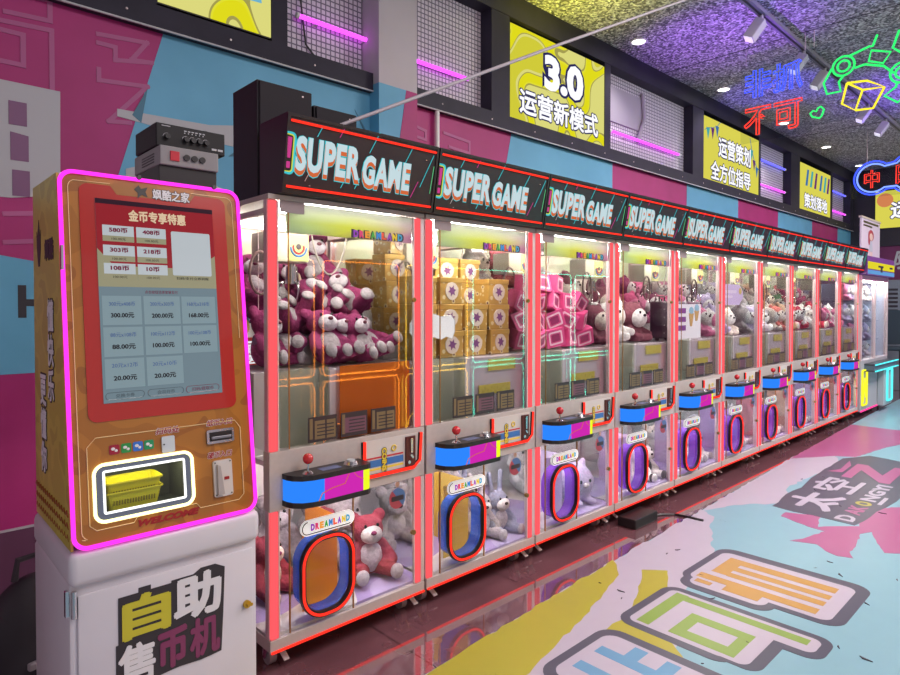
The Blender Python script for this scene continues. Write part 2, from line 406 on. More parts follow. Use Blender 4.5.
def bunting(t, pts):
    g = G(); g.tube([(x,-.008,z) for x, z in pts], .004, seg=4)
    for k, (x, z) in enumerate(pts):
        if 0 < k < len(pts)-1:
            g.mi = k % 3; g.prism([(x-.045,z),(x+.045,z+.0),(x,z-.13)], -.009, -.007)
    g.build('bunting', flags, t)
t = lightbox(6.915,8.515,2.80,3.575,'yellow light box with two slogan lines and small bunting', yplain)
slogan(t, '运营策划', .95, .24, .05, .10); slogan(t, '全方位指导', 1.15, .22, -.05, -.2)
bunting(t, [(-.79,.22),(-.7,.26),(-.58,.28),(-.46,.32),(-.38,.38)]); bunting(t, [(.5,.36),(.56,.22),(.64,.1),(.73,.02),(.79,.0)])
t = lightbox(10.1,11.555,2.81,3.555,'yellow light box with slanting gift shapes, before the end wall', yplain)
slogan(t, '策划落地', 1.1, .22, 0, -.17)
g = G()
for k, x in enumerate((-.5,-.3,-.1,.15,.35,.52)):
    g.mi = k % 3; g.prism([(x,.05),(x+.09,.05),(x+.16,.3),(x+.08,.3)], -.009, -.007)
g.build('shapes', flags, t)
t = thing('light_box_sign', 'yellow light box on the end wall behind the white banner', 'sign', (XE-.05,2.0,3.08), 0, 'yellow light boxes along the window band')
G().box(0,.05,-.83,.83,-.33,.33).build('housing', dark, t)
G().box(-.006,-.0005,-.82,.82,-.32,.32).build('face_panel', yplain, t)
words('lettering_outline', '运营', .6, .3, snavy, t, TR((-.008,.3,-.02)) @ RX, weight=.03, outline=.05, depth=.001)
words('lettering', '运营', .6, .3, swhite, t, TR((-.010,.3,-.02)) @ RX, weight=.03, depth=.001)
G().cyl((-.009,.68,.16),(-.007,.68,.16),.12,seg=20).build('orange_spot', em('sign_orange', (225,140,90), .8), t)

# ------------------------------------------------------------------ painted floor
mat_m = {}
def paint(name, rgb):
    rgb = tuple(int(v*.88) for v in rgb)
    m = noisy('floor_paint_'+name, [(0,tuple(int(v*.42) for v in rgb)),(.235,tuple(int(v*.5) for v in rgb)),(.275,rgb),(1,tuple(min(255,int(v*1.03)) for v in rgb))], 9, .32, detail=9, spec=.5, stretch=(1,1,1))
    return m
fm = thing('floor_mural', 'colourful splash painted floor graphic with large outlined characters', 'floor graphic')
edge = [(-3,1.62),(1.5,1.77),(2.5,1.835),(5.9,1.985),(9,2.1),(XE,2.2),(XE,-5),(-3,-5)]
G().prism(edge, 0, .002, 'z').build('blue_field', paint('blue', (148,196,212)), fm)
def splash(name, polys, mat, z, amp=.012, step=.05):
    g = G()
    for k, p in enumerate(polys): g.prism(jag(p, amp, step, k+3) if amp else p, .002, z, 'z')
    return g.build(name, mat, fm)
pw = paint('white', (206,196,214)); py_ = paint('yellow', (196,186,62)); pp = paint('pink', (188,100,152)); pg_ = paint('grey', (92,92,108))
splash('white_splash', [[(2.5,1.838),(4.2,1.912),(4.1,1.80),(3.85,1.70),(3.55,1.55),(3.3,1.42),(3.05,1.46),(2.75,1.36),(2.4,1.2),(2.0,1.05),(1.6,.9),(1.5,.4),(-1,.4),(-1,1.6),(1.5,1.76)],
    [(4.15,1.908),(6.4,2.005),(6.8,1.82),(6.3,1.62),(5.2,1.70),(4.75,1.56),(4.60,1.70),(4.45,1.80)], [(4.56,1.0),(4.7,1.1),(5.1,1.13),(5.15,.95),(4.9,1.0)]], pw, .0026)
splash('yellow_splash', [[(.6,1.715),(1.5,1.77),(2.52,1.838),(3.0,1.862),(2.85,1.74),(2.306,1.603),(1.885,1.521),(1.5,1.46),(1.0,1.38),(.5,1.4)], [(3.0,1.70),(3.093,1.593),(3.0,1.55),(2.9,1.50),(2.6,1.42),(2.40,1.2),(2.3,1.08),(1.9,1.0),(1.4,.95),(.9,1.0),(1.2,1.30),(1.92,1.44),(2.236,1.474),(2.496,1.49),(2.75,1.57)]], py_, .003, .008)
splash('pink_splash', [[(4.45,1.49),(4.55,1.50),(4.60,1.40),(4.64,1.31),(4.40,1.257),(4.60,1.08),(4.8,1.12),(5.1,1.09),(5.3,.95),(5.6,.6),(4.9,.5),(4.27,.798),(4.206,.856),(4.36,.93),(4.543,1.0),(4.45,1.03),(4.202,1.003),(4.08,1.0),(3.99,.96),(3.97,1.03),(4.0,1.10),(4.073,1.162),(4.05,1.22),(4.02,1.29),(4.15,1.24),(4.35,1.20),(4.36,1.30)],
    [(6.2,2.0),(8.5,2.08),(8.5,1.2),(7.4,1.5),(6.7,1.60),(6.6,1.75)]], pp, .0031, .006, .04)
# outlined characters
def glyphbase(polys_dark, polys_white, name):
    g = G()
    for p in polys_dark: g.prism(p, .002, .0036, 'z')
    g.build(name+'_outline', pg_, fm)
    g = G()
    for p in polys_white: g.prism(p, .002, .0041, 'z')
    g.build(name+'_ground', pw, fm)
def rect(x0, x1, y0, y1): return [(x0,y0),(x1,y0),(x1,y1),(x0,y1)]
glyphbase([rrect(3.06,3.63,.78,1.53,.09), rrect(2.98,3.3,1.05,1.50,.08)], [rrect(3.10,3.56,.835,1.49,.05), rrect(3.03,3.3,1.09,1.46,.05)], 'orange_character')
g = G()
for r_ in ((3.43,3.50,.90,1.43),(3.335,3.39,.90,1.35),(3.245,3.30,.90,1.35),(3.135,3.20,.90,1.46),(3.25,3.50,1.35,1.43),(3.07,3.14,1.13,1.30),(3.07,3.11,1.36,1.44)): g.prism(rect(*r_), .002, .0046, 'z')
g.build('orange_character', paint('orange', (212,164,84)), fm)
glyphbase([rrect(2.43,2.94,1.0,1.51,.08), rrect(2.72,2.94,.76,1.3,.07), rrect(2.46,2.8,.9,1.3,.06)], [rrect(2.475,2.90,1.03,1.47,.04), rrect(2.765,2.90,.80,1.3,.04), rrect(2.48,2.8,.95,1.3,.04)], 'green_character')
g = G()
for r_ in ((2.495,2.88,1.375,1.435),(2.82,2.875,.84,1.435),(2.505,2.735,1.235,1.29),(2.505,2.735,1.01,1.06),(2.505,2.57,1.01,1.29),(2.675,2.735,1.01,1.29)): g.prism(rect(*r_), .002, .0046, 'z')
g.build('green_character', paint('green', (150,182,84)), fm)
glyphbase([rrect(1.85,2.36,.78,1.50,.09), rrect(1.80,2.1,.8,1.44,.08)], [rrect(1.90,2.31,.83,1.46,.06), rrect(1.85,2.1,.85,1.40,.05)], 'blue_character')
g = G()
for r_ in ((1.99,2.05,.88,1.42),(2.14,2.20,.88,1.42),(2.20,2.29,1.26,1.32),(2.20,2.29,1.12,1.18),(2.20,2.29,.98,1.04),(1.90,1.99,1.26,1.32),(1.90,1.99,1.12,1.18),(1.90,1.99,.98,1.04)): g.prism(rect(*r_), .002, .0046, 'z')
g.build('blue_character', paint('sky', (112,170,212)), fm)
# logo lettering
lg = G()
for p in ([(4.62,1.60),(4.60,1.10),(5.15,1.05),(5.9,1.02),(6.1,1.12),(6.75,1.10),(6.85,1.52),(6.55,1.66),(5.6,1.66),(5.25,1.62),(5.0,1.64)],): lg.prism(jag(p,.01,.12,2), .002, .0036, 'z')
lg.build('logo_ground', pg_, fm)
lg = G()
lg.mesh(text('太', .46, .30, weight=.04, depth=.002), TR((4.98,1.44,.0033))).mesh(text('空', .44, .30, weight=.022, depth=.002), TR((5.54,1.45,.0033)))
lg.mesh(text('D', .13, .11, weight=.04, depth=.002), TR((4.72,1.18,.0033))).mesh(text('NGYI', .55, .10, weight=.04, depth=.002), TR((5.52,1.18,.0033))).box(5.2,5.42,1.085,1.11,.002,.0043)
lg.build('logo_lettering', pw, fm)
lg = G(); lg.prism([(5.85,1.50),(6.42,1.52),(6.42,1.44),(6.12,1.27),(6.50,1.26),(6.50,1.18),(5.86,1.17),(5.86,1.24),(6.2,1.44),(5.85,1.43)], .002, .0044, 'z'); lg.build('logo_zigzag', pp, fm); lg = G(); lg.prism([(5.95,1.63),(6.1,1.57),(6.5,1.60),(6.3,1.54),(6.0,1.53)], .002, .0045, 'z').build('logo_splash', pp, fm); lg = G()
lg.mesh(text('AK', .24, .10, weight=.04, depth=.002), TR((4.95,1.18,.0033))).build('logo_lettering', pp, fm)
words('logo_letter', 'O', .11, .10, py_, fm, TR((5.15,1.18,.0033)), weight=.05, depth=.002)
rs = random.Random(4); g = G()
for k in range(34):
    x, y = rs.uniform(1.6,6), rs.uniform(.5,1.75); l = rs.uniform(.01,.05); a = rs.uniform(0,PI)
    g.prism([(x,y),(x+l*math.cos(a),y+l*math.sin(a)),(x+l*.7*math.cos(a+.3),y+l*.7*math.sin(a+.3))], .002, .0049, 'z')
g.build('scuff_marks', pm('scuff', (70,62,74), .6), fm)

# ------------------------------------------------------------------ coin kiosk
XK0, XK1, YK0, YK1 = .351, .823, 1.70, 2.13
kb = thing('coin_kiosk', 'gold coin vending kiosk with pink neon edge on a white cabinet', 'coin kiosk', (XK0,YK0,0))
def kx(g): return g
Wk, Dk = XK1-XK0, YK1-YK0
gold = noisy('kiosk_gold', [(.40,(158,98,30)),(.46,(170,108,36)),(.56,(148,88,28)),(.62,(164,103,33))], 7, .3, detail=1, interp='CONSTANT', coat=.4)
olive = noisy('kiosk_side_gold', [(.42,(188,172,70)),(.5,(198,182,78)),(.6,(180,162,64))], 9, .35, detail=1, interp='CONSTANT')
cabw = noisy('kiosk_white', [(.3,(206,200,208)),(.7,(214,208,215))], 3, .35)
G().box(-.006,Wk+.006,.012,Dk,.01,.735,.012).build('cabinet', cabw, kb, smooth='auto')
G().box(-.008,Wk+.008,-.008,Dk+.004,.727,.815,.02,3).build('cabinet_top', cabw, kb, smooth='auto')
d_ = G().box(.012,Wk-.010,.004,.014,.04,.705,.004).build('cabinet_door', cabw, kb, smooth='auto')
G().cyl((.44,.005,.547),(.44,-.004,.547),.011).box(.437,.455,-.010,-.003,.541,.549,.002).build('door_lock', pm('brass', (205,165,60), .3, .8), d_)
G().box(-.012,.014,.016,.03,.655,.72,.002).cyl((.004,.004,.655),(.004,.004,.72),.006).build('door_hinge', chrome, d_)
lt = G(); lt.mi = 0
def ktext(s, x0, x1, z0, z1, mat, wt, parent, layer):
    M = TR(((x0+x1)/2-XK0,.003-layer*.0006,(z0+z1)/2)) @ RF
    return M
kdark = pm('print_black', (48,42,48), .5); kyel = pm('print_yellow', (196,186,48), .5); kwh = pm('print_white', (222,218,222), .5); kpl = pm('print_plum', (128,52,92), .5)
g = G(); g.prism([(p[0]-XK0,p[1]) for p in [(.452,.672),(.50,.672),(.50,.684),(.53,.684),(.53,.672),(.582,.672),(.582,.678),(.64,.678),(.66,.69),(.70,.69),(.727,.675),(.722,.548),(.716,.44),(.66,.436),(.60,.44),(.54,.436),(.53,.425),(.446,.42),(.446,.552),(.452,.552)]], .0022, .004).build('lettering_ground', kdark, d_)
for s, x0, x1, z0, z1, m_, wt in (('自',.460,.580,.556,.668,kyel,.042),('助',.586,.717,.558,.680,kwh,.045),('售',.450,.540,.432,.545,kwh,.03),('币',.545,.622,.445,.552,kpl,.045),('机',.628,.712,.445,.554,kpl,.04)):
    words('lettering', s, x1-x0, z1-z0, m_, d_, TR(((x0+x1)/2-XK0,.0016,(z0+z1)/2)) @ RF, weight=wt, depth=.0014)
# upper body shell (hollow), slanted front
prof = [(.012,.815),(.127,1.748),(Dk-.005,1.748),(Dk-.005,.815)]
G().prism(prof, 0, .006, 'x').build('side_panel', olive, kb)
G().prism(prof, Wk-.006, Wk, 'x').build('side_panel', olive, kb)
G().box(.006,Wk-.006,.125,Dk-.005,1.738,1.75,.003).box(.006,Wk-.006,Dk-.012,Dk-.005,.815,1.74).build('top_panel', cabw, kb)
G().box(-.003,.002,.06,.075,1.5,1.56).build('side_hinge', chrome, kb)
RSIDE = Matrix(((0,0,-1,0),(-1,0,0,0),(0,1,0,0),(0,0,0,1)))
for k, ch in enumerate('懂快乐'):
    words('side_lettering_outline', ch, .075, .085, kdark, kb, TR((-.0005,.205,1.385-k*.092)) @ RSIDE, weight=.03, outline=.05, depth=.001)
    words('side_lettering', ch, .075, .085, kwh, kb, TR((-.0012,.205,1.385-k*.092)) @ RSIDE, weight=.03, depth=.001)
for k, ch in enumerate('更懂你'):
    words('side_lettering_outline', ch, .075, .085, kdark, kb, TR((-.0005,.305,1.18-k*.092)) @ RSIDE, weight=.03, outline=.05, depth=.001)
    words('side_lettering', ch, .075, .085, kwh, kb, TR((-.0012,.305,1.18-k*.092)) @ RSIDE, weight=.03, depth=.001)
g = G()
g.prism([(.345,1.65),(.365,1.60),(.375,1.62),(.37,1.57),(.355,1.52),(.335,1.52),(.32,1.57),(.318,1.62),(.328,1.60)], -.001, 0, 'x').build('side_emblem', kdark, kb)
words('side_lettering', '飒酷', .11, .06, kdark, kb, TR((-.0006,.215,1.56)) @ RSIDE, weight=.05, depth=.001)
g = G()
for k in range(3):
    for j in range(14): g.prism([(.03+j*.028,.835+k*.03),(.044+j*.028,.85+k*.03),(.058+j*.028,.835+k*.03),(.044+j*.028,.842+k*.03)], -.001, 0, 'x')
g.build('side_wave_print', pm('wave_print', (150,84,42), .5), kb)
# slanted face, its own plane: x across, y up, z out
yb = V((0,.115,.93)).normalized(); nn = V((1,0,0)).cross(yb)
FM = Matrix(((1,0,nn.x,0),(0,yb.y,nn.y,0),(0,yb.z,nn.z,.82),(0,0,0,1)))
H = .94
def F(g, name, mat, parent=kb, smooth=False): return g.build(name, mat, parent, FM, smooth)
hx0, hx1, hy0, hy1 = .062, .282, .066, .184
o = rrect(.004,Wk-.004,0,H-.002,.03)
top = [p for p in o if p[1] > hy1]; bot = [p for p in o if p[1] < hy0]
g = G(); topr = [(.0 + Wk-.004,hy1)] + [p for p in o[:14]] + [(.004,hy1)]
g.prism(topr, -.012, 0, 'z'); g.prism([(.004,hy0)] + o[14:] + [(Wk-.004,hy0)], -.012, 0, 'z')
g.prism(rect(.004,hx0,hy0,hy1), -.012, 0, 'z').prism(rect(hx1,Wk-.004,hy0,hy1), -.012, 0, 'z')
face = F(g, 'face_panel', gold)
F(G().tube([(x,y,.004) for x, y in rrect(.004,Wk-.004,0,H,.032,8)], .0052, True, 8), 'neon_edge', em('neon_pink_edge', (255,52,222), 1.5), smooth=True)
gl = pm('kiosk_gold_line', (236,206,150), .35)
def fline(pts, r=.0011, closed=False): return G().tube([(x,y,.0008) for x, y in pts], r, closed, 5)
ol = rrect(.022,Wk-.022,.018,H-.02,.02,4)
F(fline([(.12,H-.02)]+ol[6:14]+[(.022,.02),(.03,.018)]), 'face_line', gl); F(fline([(.33,H-.02)]+ol[:5][::-1]+[(Wk-.022,.5)]), 'face_line', gl)
F(fline([(.22,.05),(.30,.05),(.31,.036),(.42,.036),(.435,.05),(.435,.24),(.42,.262),(.06,.262),(.04,.24),(.04,.05),(.055,.036),(.14,.036),(.15,.05)]), 'face_line', gl)
F(G().prism(rrect(.046,.428,.30,.914,.022), 0, .002, 'z'), 'red_bezel', pm('bezel_red', (176,34,28), .25, coat=.4))
redp = G().prism([(.12,.914),(.34,.914),(.325,.892),(.135,.892)], 0, .0024, 'z'); F(redp, 'bezel_notch', gold)
# screen
SY0, SY1, SX0, SX1 = .345, .877, .082, .388
scr = G(); scr.prism(rect(SX0,SX1,SY0,SY1), 0, .0035, 'z')
screen = F(scr, 'screen', pm('screen_glass', (60,72,78), .06, 0, .30, (150,182,196), coat=.5))
def S(name, polys, mat, z):
    g = G()
    for p in polys: g.prism(p, .003, z, 'z')
    return g.build(name, mat, screen)
sred = pm('screen_red', (110,24,32), .1, 0, .32, (178,42,52)); scream = pm('screen_cream', (110,108,86), .1, 0, .3, (190,188,150)); scard = pm('screen_card', (120,128,134), .1, 0, .42, (215,224,228)); spanel = pm('screen_panel', (80,98,104), .1, 0, .30, (172,200,210)); sdk = pm('screen_ink', (28,30,38), .2); sbl = pm('screen_blue_ink', (66,98,160), .2); sgr = pm('screen_edge', (78,92,98), .2)
smar = pm('screen_maroon_ink', (120,20,60), .2)
S('header_band', [rect(SX0,SX1,.70,SY1)], sred, .0039)
S('cream_band', [[(SX0,.745),(.12,.70),(SX0,.66)], [(SX1,.74),(.33,.70),(SX1,.66)], rect(SX0,SX1,.645,.70)], scream, .0040)
S('status_bar', [rect(SX0,SX1,.864,SY1)], pm('screen_bar', (54,30,44), .1), .0041)
cards = [rect(x,x+.076,y,y+.043) for y in (.765,.712,.664) for x in (.096,.178)]
S('price_cards', cards + [rrect(.268,.376,.68,.804,.004)], scard, .0043)
S('price_footers', [rect(x,x+.076,y,y+.015) for y in (.765,.712,.664) for x in (.096,.178)], scream, .0045)
S('price_panels', [rect(x,x+.094,y,y+.076) for y in (.545,.463,.381) for x in (.088,.188,.287)][:8], spanel, .0042)
def L_(s, x, y, w, h, mat, wt=.02):
    m = text(s, w, h, weight=wt, depth=.0004, M=TR((x,y,.0048))); m.materials.append(mat); link('lettering', m, screen)
L_('金币专享特惠', .235, .838, .15, .032, pm('screen_title', (190,170,140), .2, 0, .3, (230,205,170)), .04)
for s, (x, y) in zip(('580币','408币','303币','218币','108币','10币'), [(.134,.796),(.216,.796),(.134,.743),(.216,.743),(.134,.695),(.216,.695)]): L_(s, x, y, .045 if len(s) > 3 else .034, .014, smar, .04)
for x in (.134,.216):
    for y in (.772,.719,.671): L_('100.00元', x, y, .034, .007, sdk, 0)
L_('扫码/支付立即到账', .322, .672, .09, .008, sdk, 0); L_('点击按钮选择套餐支付', .235, .632, .085, .009, smar, 0); 
for s, x, y in (('300.00元',.135,.570),('200.00元',.235,.568),('168.00元',.333,.568),('88.00元',.135,.488),('100.00元',.234,.488),('100.00元',.333,.488),('20.00元',.135,.407),('20.00元',.234,.406)):
    L_(s, x, y, .056, .014, sdk, .035)
for s, x, y in (('300元x408币',.135,.600),('200元x303币',.235,.600),('168元x218币',.333,.600),('88元x108币',.135,.519),('100元x112币',.234,.519),('100元x108币',.333,.519),('20元x12币',.135,.440),('20元x10币',.234,.438)):
    L_(s, x, y, .062, .012, sbl, .0)
for k, (s, x) in enumerate((('兑换卡券',.133),('会员存币',.234),('扫码/提取币',.333))):
    g = G(); g.tube([(a,b,.0043) for a, b in rrect(x-.046,x+.046,.353,.371,.0085,4)], .0007, True, 4).build('button_outline', sgr if k < 2 else smar, screen)
    L_(s, x, .362, .045 if k < 2 else .06, .010, sgr if k < 2 else smar, 0)
# face logo, tray, icons, slots
fb = pm('print_black2', (40,32,30), .4); redink = pm('print_red', (150,26,30), .4)
words('logo_lettering_outline', '飒酷之家', .10, .030, kdark, kb, FM @ TR((.275,.905,.0026)), weight=.03, outline=.06, depth=.0006)
words('logo_lettering', '飒酷之家', .10, .030, kwh, kb, FM @ TR((.275,.905,.0032)), weight=.03, depth=.0006)
F(G().prism([(.178,.912),(.190,.925),(.196,.915),(.213,.922),(.207,.908),(.212,.894),(.197,.899),(.186,.888),(.187,.903)], .002, .0035, 'z'), 'logo_emblem', fb)
ring_o = rrect(.050,.294,.052,.196,.026,6); ring_i = rrect(.074,.270,.074,.176,.004,6)
trayf = G().ring(ring_o, ring_i, -.004, .004, 'z'); tf = F(trayf, 'tray_frame', pm('tray_mirror', (120,130,150), .12, .7))
G().tube([(x,y,.006) for x, y in rrect(.052,.292,.054,.194,.024,8)], .0042, True, 8).build('neon_ring', em('neon_warm_white', (255,246,170), 2.4), tf, smooth=True)
G().tube([(x,y,.006) for x, y in rrect(.074,.270,.074,.176,.003,3)], .0030, True, 6).build('neon_ring', em('neon_white', (255,255,250), 1.6), tf, smooth=True)
g = G(); g.ring(rect(hx0-.002,hx1+.002,hy0-.002,hy1+.002), rect(hx0,hx1,hy0,hy1), -.15, -.012, 'z'); g.prism(rect(hx0-.002,hx1+.002,hy0-.002,hy1+.002), -.155, -.15, 'z')
F(g, 'tray_recess', pm('recess_dark', (112,116,100), .3)); F(G().box(.08,.26,.172,.178,-.05,-.03), 'tray_fill_strip', em('tray_fill_glow', (255,250,220), 9));  # recess shell, then an added glowing strip to brighten the baskets
F(G().box(.072,.272,.072,.178,.0012,.002), 'tray_flap', clear('tray_flap_acrylic', (240,242,238), 1.0))
icons = [((150,20,50),.102),((40,140,70),.130),((50,110,200),.158),((30,140,90),.185)]
for rgb, x in icons:
    ic = F(G().prism(rrect(x-.012,x+.012,.215,.239,.004), 0, .0012, 'z'), 'payment_icon', pm('icon_%d_%d' % rgb[:2], rgb, .4))
    G().ell((x-.003,.229,.0014),(.005,.004,.0006),8,6).ell((x+.004,.224,.0014),(.004,.0035,.0006),8,6).build('icon_mark', kwh, ic)
sc_ = F(G().prism(rrect(.216,.249,.200,.243,.004), 0, .006, 'z'), 'scanner_window', pm('scanner_plate', (200,206,212), .2)); G().cyl((.221,.222,.006),(.221,.222,.007),.0022,seg=8).build('indicator', kdark, sc_)
bs = F(G().prism(rrect(.336,.414,.204,.243,.005), 0, .006, 'z'), 'bill_slot', chrome); G().box(.343,.408,.211,.236,.006,.0068).build('slot', black, bs); G().box(.347,.404,.216,.224,.0068,.012,.002).build('lip', pm('slot_grey', (120,118,128), .3), bs)
cs = F(G().prism(rrect(.349,.402,.055,.156,.006), 0, .007, 'z'), 'coin_acceptor', pm('acceptor_white', (206,196,190), .3))
G().prism([(.356,.062),(.374,.062),(.366,.14),(.358,.145)], .007, .016, 'z').build('coin_chute', pm('acceptor_grey', (170,160,156), .3), cs)
G().box(.378,.392,.10,.108,.007,.0085).build('red_mark', redink, cs)
G().cyl((.354,.061,.007),(.354,.061,.0085),.002,seg=8).cyl((.397,.061,.007),(.397,.061,.0085),.002,seg=8).cyl((.354,.15,.007),(.354,.15,.0085),.002,seg=8).cyl((.397,.15,.007),(.397,.15,.0085),.002,seg=8).build('screw', kdark, cs)
for s, x, y, w in (('扫码处',.233,.258,.06),('纸币入口',.376,.262,.075),('硬币入口',.372,.172,.07)):
    words('label_lettering_outline', s, w, .017, kwh, kb, FM @ TR((x,y,.0006)), weight=.03, outline=.05, depth=.0006, shear=.2); words('label_lettering', s, w, .017, redink, kb, FM @ TR((x,y,.0012)), weight=.03, depth=.0006, shear=.2)
words('welcome_lettering', 'WELCOME', .158, .018, redink, kb, FM @ TR((.229,.031,.0008)), weight=.06, depth=.001, shear=.3)
F(G().cyl((.19,H+.004,.004),(.19,H+.004,.016),.006,seg=10).cyl((.395,H+.004,.004),(.395,H+.004,.016),.006,seg=10), 'screw_cap', black)
# yellow coin baskets stacked in the tray
byel = pm('basket_yellow', (240,228,36), .4)
TI = TR((XK0,YK0,0)) @ FM
def basket(k):
    loc = TI @ V((.084,.070+k*.024,-.062))
    t = thing('coin_basket', ['lower yellow basket of the two stacked in the kiosk tray','upper yellow basket of the two stacked in the kiosk tray'][k], 'basket', loc, 0, 'yellow coin baskets in the kiosk tray')
    w = .135
    g = G()
    o1, i1 = rrect(0,w,-.040,.040,.010,3), rrect(.003,w-.003,-.037,.037,.008,3); ob = rrect(.010,w-.010,-.032,.032,.009,3)
    def lay(p, z): return [g.bm.verts.new((a,b,z)) for a, b in p]
    A, B, Cc, D_ = lay(ob,0), lay(o1,.050), lay(i1,.050), lay(rrect(.013,w-.013,-.029,.029,.007,3),.004); m = len(A)
    for P, Q in ((A,B),(B,Cc),(Cc,D_)):
        for i in range(m): g.bm.faces.new((P[i],P[(i+1)%m],Q[(i+1)%m],Q[i]))
    g.bm.faces.new(A[::-1]); g.bm.faces.new(D_); bmesh.ops.recalc_face_normals(g.bm, faces=g.bm.faces)
    g.build('basket_body', byel, t)
    G().tube([(a,b,.050) for a, b in rrect(-.002,w+.002,-.042,.042,.010,3)], .003, True, 6).build('rim', byel, t)
    g = G()
    for j in range(16): g.box(.017+j*.0065,.0195+j*.0065,-.0385,-.0335,.018,.030)
    g.build('slots', pm('basket_slot', (150,138,20), .6), t)
for k in range(2): basket(k)

# amplifier and speakers
tx = pm('amp_black', (28,26,30), .5, spec=.3)
ra = Matrix.Rotation(0, 4, 'Z')
t = thing('power_box', 'grey metal power unit with red switch, under the black amplifier', 'power supply', (.622,1.885,1.75))
G().box(-.0,.172,0,.235,.072,.128,.003).build('case', noisy('amp_grey', [(.3,(130,126,128)),(.7,(140,136,138))], 9, .4), t)
G().box(.0,.17,.01,.22,.0,.072,.002).build('base', black, t)
s_ = G().box(.028,.054,-.004,0,.086,.114,.001).build('switch', pm('switch_red', (190,30,50), .35), t)
G().cyl((.075,-.006,.10),(.075,0,.10),.009).cyl((.098,-.006,.10),(.098,0,.10),.009).cyl((.121,-.006,.10),(.121,0,.10),.009).build('socket', black, t)
g = G()
for k in range(4): g.box(-.001,0,.05,.16,.084+k*.008,.087+k*.008)
g.build('vent_slats', dark, t)
t = thing('amplifier', 'black rack amplifier with rows of knobs, on the grey power unit', 'amplifier', (.618,1.905,1.8785))
G().box(0,.205,0,.19,0,.068,.003).build('case', tx, t)
for x in (.03,.085,.105,.125,.145): G().cyl((x,0,.03),(x,-.012,.03),.0075).build('knob', black, t)
g = G()
for k in range(6): g.box(.08+k*.011,.087+k*.011,-.0015,0,.054,.057).box(.08+k*.011,.083+k*.011,-.0015,0,.048,.051)
g.box(.015,.04,-.0015,0,.06,.062).box(.182,.197,-.0015,0,.012,.018).box(.163,.178,-.0015,0,.012,.018).build('panel_marks', mwhite, t)
g = G()
for x in (.03,.085,.105,.125,.145): g.tube([(x+.0105*math.cos(a),-.001,.03+.0105*math.sin(a)) for a in [PI*(.0+1*q/8)-.0 for q in range(9)]], .0007, seg=4)
g.build('dial_scale', mwhite, t)
G().cyl((.165,.06,.07),(.165,.06,.082),.011).build('top_knob', black, t)
g = G().tube([(.70,1.96,1.80),(.78,1.93,1.79),(.83,1.92,1.77),(.87,1.94,1.755),(.90,2.0,1.752)], .006)
tag(g.build('power_cable', pm('cable_grey', (170,168,172), .4), smooth=True), 'grey cable curling off the power unit behind the kiosk top', 'cable')
spk = pm('speaker_black', (40,33,42), .6)
def speaker(x0, x1, y0, y1, z0, z1, label):
    t = thing('loudspeaker', label, 'loudspeaker', (x0,y0,z0), 0, 'black loudspeakers on the machine roof')
    w, d, h = x1-x0, y1-y0, z1-z0
    G().box(0,w,.012,d,0,h,.004).build('cabinet', spk, t); G().box(.006,w-.006,0,.012,.006,h-.006,.003).build('grille', pm('grille_black', (34,28,36), .8), t)
    G().cyl((w*.8,-.002,h-.03),(w*.8,0,h-.03),.004,seg=8).build('badge', silver, t)
speaker(1.13,1.374,2.30,2.535,1.836,2.306,'taller black loudspeaker standing behind the first lit header')
speaker(1.385,1.60,2.30,2.50,1.836,2.26,'shorter black loudspeaker beside the white column base')

# ------------------------------------------------------------------ claw machine
DM, X0, WM, DP = 2.143, 1.07, .785, .85
PITCH = .7965
def plate_mat():
    m = clear('film_print_glow', (255,255,255), .5); nt = m.node_tree; nt.nodes.clear(); L = nt.links.new; N = nt.nodes.new
    tc = N('ShaderNodeTexCoord'); sp = N('ShaderNodeSeparateXYZ'); L(tc.outputs['Object'], sp.inputs[0])
    n = N('ShaderNodeTexNoise'); n.inputs['Scale'].default_value = 3.; n.inputs['Detail'].default_value = 1
    mp = N('ShaderNodeMapping'); mp.inputs['Scale'].default_value = (.6,1,6); L(tc.outputs['Object'], mp.inputs[0]); L(mp.outputs[0], n.inputs[0])
    a = N('ShaderNodeMath'); a.operation = 'MULTIPLY_ADD'; L(n.outputs['Fac'], a.inputs[0]); a.inputs[1].default_value = .35; L(sp.outputs[0], a.inputs[2])
    r = ramp(nt, [(.12,(206,226,204)),(.34,(212,226,176)),(.55,(222,226,112)),(.70,(220,216,156)),(.84,(226,196,206)),(.98,(212,150,190))]); L(a.outputs[0], r.inputs[0])
    zr = N('ShaderNodeMapRange'); zr.inputs[1].default_value = 1.735; zr.inputs[2].default_value = 1.795; L(sp.outputs[2], zr.inputs[0])  # lamp glow painted into the print: film colour fades to white at the top
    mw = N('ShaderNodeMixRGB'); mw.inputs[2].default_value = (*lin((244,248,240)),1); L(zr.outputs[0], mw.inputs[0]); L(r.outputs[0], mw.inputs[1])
    t = N('ShaderNodeBsdfTranslucent'); d = N('ShaderNodeBsdfDiffuse'); L(mw.outputs[0], t.inputs[0]); L(mw.outputs[0], d.inputs[0])
    ms = N('ShaderNodeMixShader'); ms.inputs[0].default_value = .5; L(t.outputs[0], ms.inputs[1]); L(d.outputs[0], ms.inputs[2])
    o = N('ShaderNodeOutputMaterial'); L(ms.outputs[0], o.inputs[0]); return m
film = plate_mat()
RB = ((148,60,190),(226,60,120),(240,160,40),(70,170,70),(50,140,220),(240,90,60),(150,70,190),(230,200,40),(60,160,200))
rb = [pm('letter_%d' % k, c, .4, 0, .35, c) for k, c in enumerate(RB)]
